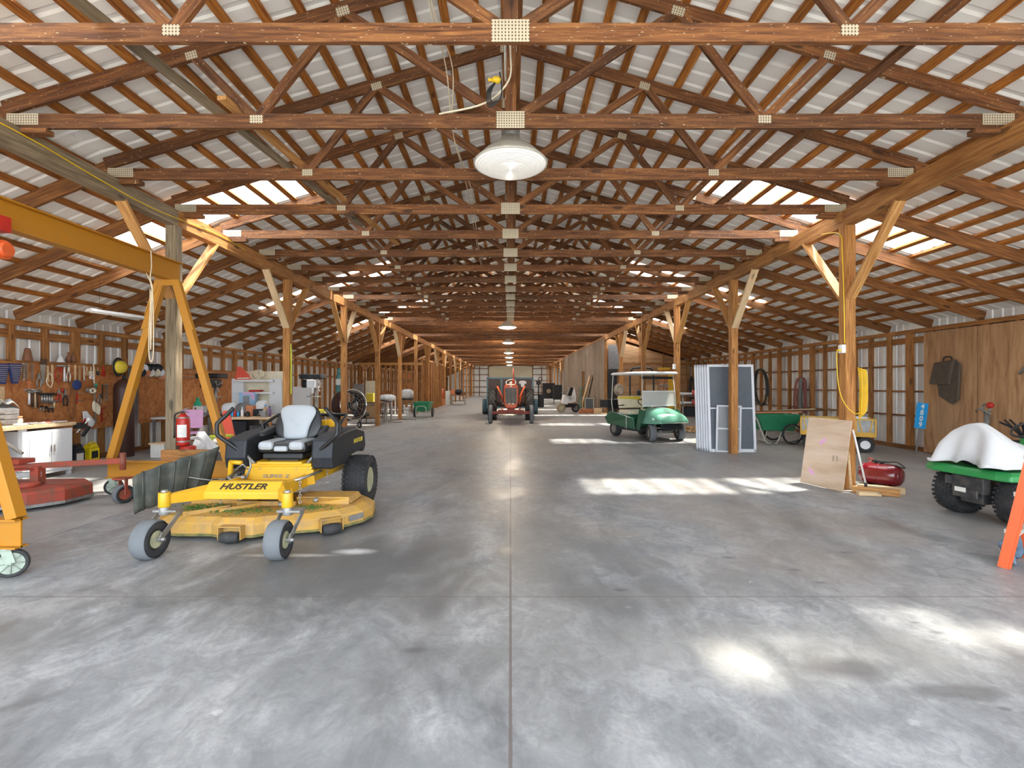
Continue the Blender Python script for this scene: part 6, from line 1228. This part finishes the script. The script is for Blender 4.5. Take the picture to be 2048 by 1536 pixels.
# --- centre: orange tractor and trailer
tt=thing('farm_tractor','old orange farm tractor facing the camera down the aisle','tractor',(.02,19.3,0))
for s in (-1,1):
    wheel(tt,(s*.80,0,.36),.36,.15,.20,'tractor_orange','rubber',None,'front_wheel',treadmat='tread_grey'); wheel(tt,(s*.80,2.0,.66),.66,.36,.36,'tractor_orange','rubber','ag','rear_wheel',nn=16)
    m=MB(); m.lathe([(.70,-.12),(.74,-.10),(.74,.10),(.70,.12)],(s*.80,2.0,.66),(1,0,0),30,False)
    m=MB(); m.prism([(s*.36,1.3,.62),(s*.36,1.3,1.0),(s*.62,1.5,1.45),(s*.56,1.55,1.45),(s*.40,1.5,1.1)][::s],(0,.9,0)); m.build('fender','tractor_orange',tt,None,None,.01)
def gs(w,z0,z1,y): return [Vector((x*w,y,z0+(z1-z0)*k)) for x,k in ((-.60,0),(-.85,.10),(-1,.28),(-1,.75),(-.92,.92),(-.6,1),(.6,1),(.92,.92),(1,.75),(1,.28),(.85,.10),(.60,0))]
m=MB(); m.loft([gs(.27,.62,1.52,-.42),gs(.28,.60,1.54,-.36),gs(.28,.62,1.52,.1),gs(.26,.75,1.48,1.25)],True,True,False); hd=m.build('hood','tractor_orange',tt,None,None,.03)
m=MB(); m.box((0,-.43,1.09),(.44,.03,.58)); gr=m.build('grille','engine',hd,None,None,.005); m=MB()
for i in range(9): m.box((-.20+.05*i,-.452,1.09),(.014,.02,.57))
m.build('grille_bar','hose_tan',gr); MB().cyl((0,-.44,1.46),(0,-.46,1.46),.045,None,16).build('badge','cream',hd)
m=MB()
for s in (-1,1): m.ell((s*.07,-.47,.78),(.04,.03,.04),8,6)
m.build('lamp','cream',hd)
m=MB(); m.tube([(.10,.25,1.5),(.10,.25,2.18)],.03,10); m.cyl((.10,.25,1.55),(.10,.25,1.75),.055); m.build('exhaust_pipe','rust_red',tt)
m=MB(); m.bar((-.78,0,.42),(.78,0,.42),.08,.10); m.box((0,-.1,.52),(.30,.3,.22)); m.bar((-.7,0,.42),(-.7,.02,.36),.05,.1); m.bar((-.5,-.25,.5),(.5,-.25,.5),.06,.08); m.bar((-.3,0,.5),(-.4,1.9,.55),.05,.06); m.bar((.3,0,.5),(.4,1.9,.55),.05,.06); m.build('front_axle','rust_red',tt)
m=MB(); m.box((0,1.0,.85),(.36,1.2,.55)); m.box((0,2.0,.75),(.6,.5,.5)); m.cyl((-.75,2.0,.66),(.75,2.0,.66),.09); m.build('engine','engine',tt,None,None,.02)
m=MB(); m.torus((0,1.55,1.60),(0,-.6,.8),.21,.016,24,6); m.cyl((0,1.55,1.6),(0,1.2,1.3),.02); m.build('steering_wheel','galv',tt); m=MB(); m.box((0,2.15,1.15),(.42,.35,.08)); m.box((0,2.35,1.35),(.40,.06,.35)); m.build('seat','brown_dark',tt,None,None,.03)
m=MB()
for i in range(3): m.tube(ease([(-.1,1.3,1.5),(.0,1.25,1.6+.02*i),(.16,1.3,1.5)],4),.012,5)
m.build('hood_cable','galv',tt)
tr=thing('stake_trailer','blue-framed trailer with dark panels standing behind the orange tractor','trailer',(-.02,25.6,0))
m=MB()
for x in (-1.12,-.42,.25,1.12):
    for y in (-1.2,1.2): m.bar((x,y,.35),(x,y,1.85),.07,.07,(0,1,0))
for y in (-1.2,1.2): m.bar((-1.15,y,1.85),(1.15,y,1.85),.07,.06)
for x in (-1.12,1.12): m.bar((x,-1.2,1.85),(x,1.2,1.85),.07,.06); m.bar((x,-1.2,.4),(x,1.2,.4),.08,.1)
m.bar((-1.12,-1.2,.4),(1.12,-1.2,.4),.08,.1); m.build('frame','blue_steel',tr)
m=MB()
for x0,x1 in ((-1.08,-.46),(-.38,.21),(.29,1.08)): m.box(((x0+x1)/2,-1.2,1.12),(x1-x0,.03,1.35))
for s in (-1,1): m.box((s*1.12,0,1.12),(.03,2.3,1.35))
m.box((0,0,.38),(2.2,2.4,.05)); m.build('panel','brown_dark',tr)
m=MB(); m.ell((.62,-1.23,1.62),(.20,.03,.10),12,8); m.ell((.62,-1.235,1.5),(.09,.03,.12),12,8); m.build('white_emblem','ceramic',tr)
for s in (-1,1): wheel(tr,(s*1.30,.3,.34),.34,.22,.2,'dull_steel','rubber',None,'wheel')
m=MB(); m.cyl((-1.2,.3,.34),(1.2,.3,.34),.03); [MB().lathe([(.38,-.14),(.42,-.13),(.42,.13),(.38,.14)],(q_*1.30,.3,.36),(1,0,0),24,False).build('mudguard','blue_steel',tr) for q_ in (-1,1)]; m.bar((0,-1.2,.38),(0,-2.4,.38),.07,.07); m.build('axle','blue_steel',tr)
# right middle: black cabinets, scooter, boards
for i,(px,w_,h_,lb) in enumerate(((1097,1.0,1.30,'left one of the two dark upright panels near the board wall'),(1115,.70,1.15,'right one of the two dark upright panels near the board wall'))):
    t=thing('dark_cabinet',lb,'cabinet',(X_(px,41-i*2),41-i*2,0)); MB().box((0,0,.36+h_/2),(w_,.4,h_)).build('body','dark_plastic',t,None,None,.02)
    for x in (-1,1): beam('leg',(x*(w_/2-.06),0,0),(x*(w_/2-.06),0,.36),.05,.05,'black',t,(0,1,0))
    if i==0: MB().cyl((.0,-.205,1.0),(.0,-.22,1.0),.18,None,24).build('round_plate','hose_tan',t)
bk=thing('drill_stand','dark spindly machine standing right of the orange tractor','machine',(X_(1077,33),33,0)); m=MB(); m.cyl((0,0,0),(0,0,1.6),.05); m.box((0,0,.02),(.5,.5,.04)); m.box((0,0,1.65),(.3,.3,.25)); m.torus((.12,0,1.9),(0,1,0),.12,.025,16,6); m.box((.1,0,.85),(.7,.4,.06)); m.box((.2,0,.42),(.3,.3,.8)); m.build('body','dark_plastic',bk); 
sc=thing('motor_scooter','white and black motor scooter parked before the weathered board wall','scooter',(3.15,27.0,0),.35)
wheel(sc,(-.42,0,.26),.26,.12,.15,'rim_cream','hose_tan',None,'wheel',(0,0,PI/2)); wheel(sc,(.50,.1,.24),.24,.12,.15,'dull_steel','rubber',None,'wheel',(0,0,PI/2))
m=MB(); m.prism([(-.40,-.12,.50),(-.10,-.12,.42),(.12,-.12,.75),(.30,-.12,1.30),(.40,-.12,.85),(.38,-.12,.62),(.05,-.12,.55),(-.15,-.12,.95),(-.30,-.12,.98)],(0,.24,0)); m.build('fairing','white',sc,None,None,.03); m=MB(); m.box((.10,0,1.10),(.22,.22,.55),(0,.4,0)); m.box((.1,0,.38),(.6,.18,.20)); m.tube([(-.42,0,.26),(-.25,0,1.0),(-.35,.25,1.1)],.02,6); m.tube([(-.25,0,1.0),(-.35,-.25,1.1)],.02,6); m.build('seat_frame','black',sc)
m=MB(); q0=Vector((3.95,27.8,0)); 
for i in range(6): m.tube(ease([q0+Vector((0,0,.05)),q0+Vector((.1*math.sin(i),.05*i,.7)),q0+Vector((-.15+.08*i,0,1.3+.1*(i%3)))],3),.02,5)
solo(m,'cord_bundle','hose_green','tangled olive cords and rods standing behind the scooter','cords')
o=beam('leaning_plank',(4.62,32.3,.03),(4.70,29.3,2.0),.24,.04,'pale_wood',None,(1,0,0)); tag(o,'left one of two long grey planks leaning on the weathered wall','plank')
o=beam('leaning_plank',(4.68,31.3,.03),(4.73,28.6,2.0),.20,.04,'old_wood',None,(1,0,0)); tag(o,'right one of two long grey planks leaning on the weathered wall','plank')
pf=thing('picture_frame','grey metal frame leaning at the foot of the weathered wall','frame',(4.50,28.2,0),-.4,None); m=MB()
for s in (-1,1): m.box((s*.24,0,.38),(.04,.03,.76))
for z in (.02,.74): m.box((0,0,z),(.52,.03,.04))
m.build('frame','galv',pf); MB().box((0,.01,.38),(.46,.01,.70)).build('panel','screen_mesh',pf)
for i in range(12): cbox('brick',3.72+.23*(i%4)+.04*(i//4),26.2+.05*math.sin(i*2),.003+.081*(i//4),.21,.11,.078,'clay','red brick in the low heap before the weathered wall','brick','bricks heaped by the weathered wall',.15*math.sin(i*5))
o=beam('wood_block',(4.35,25.6,.15),(4.72,25.6,.15),.26,.29,'pale_wood'); tag(o,'thick pale wood block in front of the end of the weathered wall','wood block')
o=beam('wood_scrap',(4.62,25.15,.04),(5.1,25.1,.04),.12,.07,'pale_wood'); tag(o,'flat pale plank scrap right of the thick wood block','wood scrap')
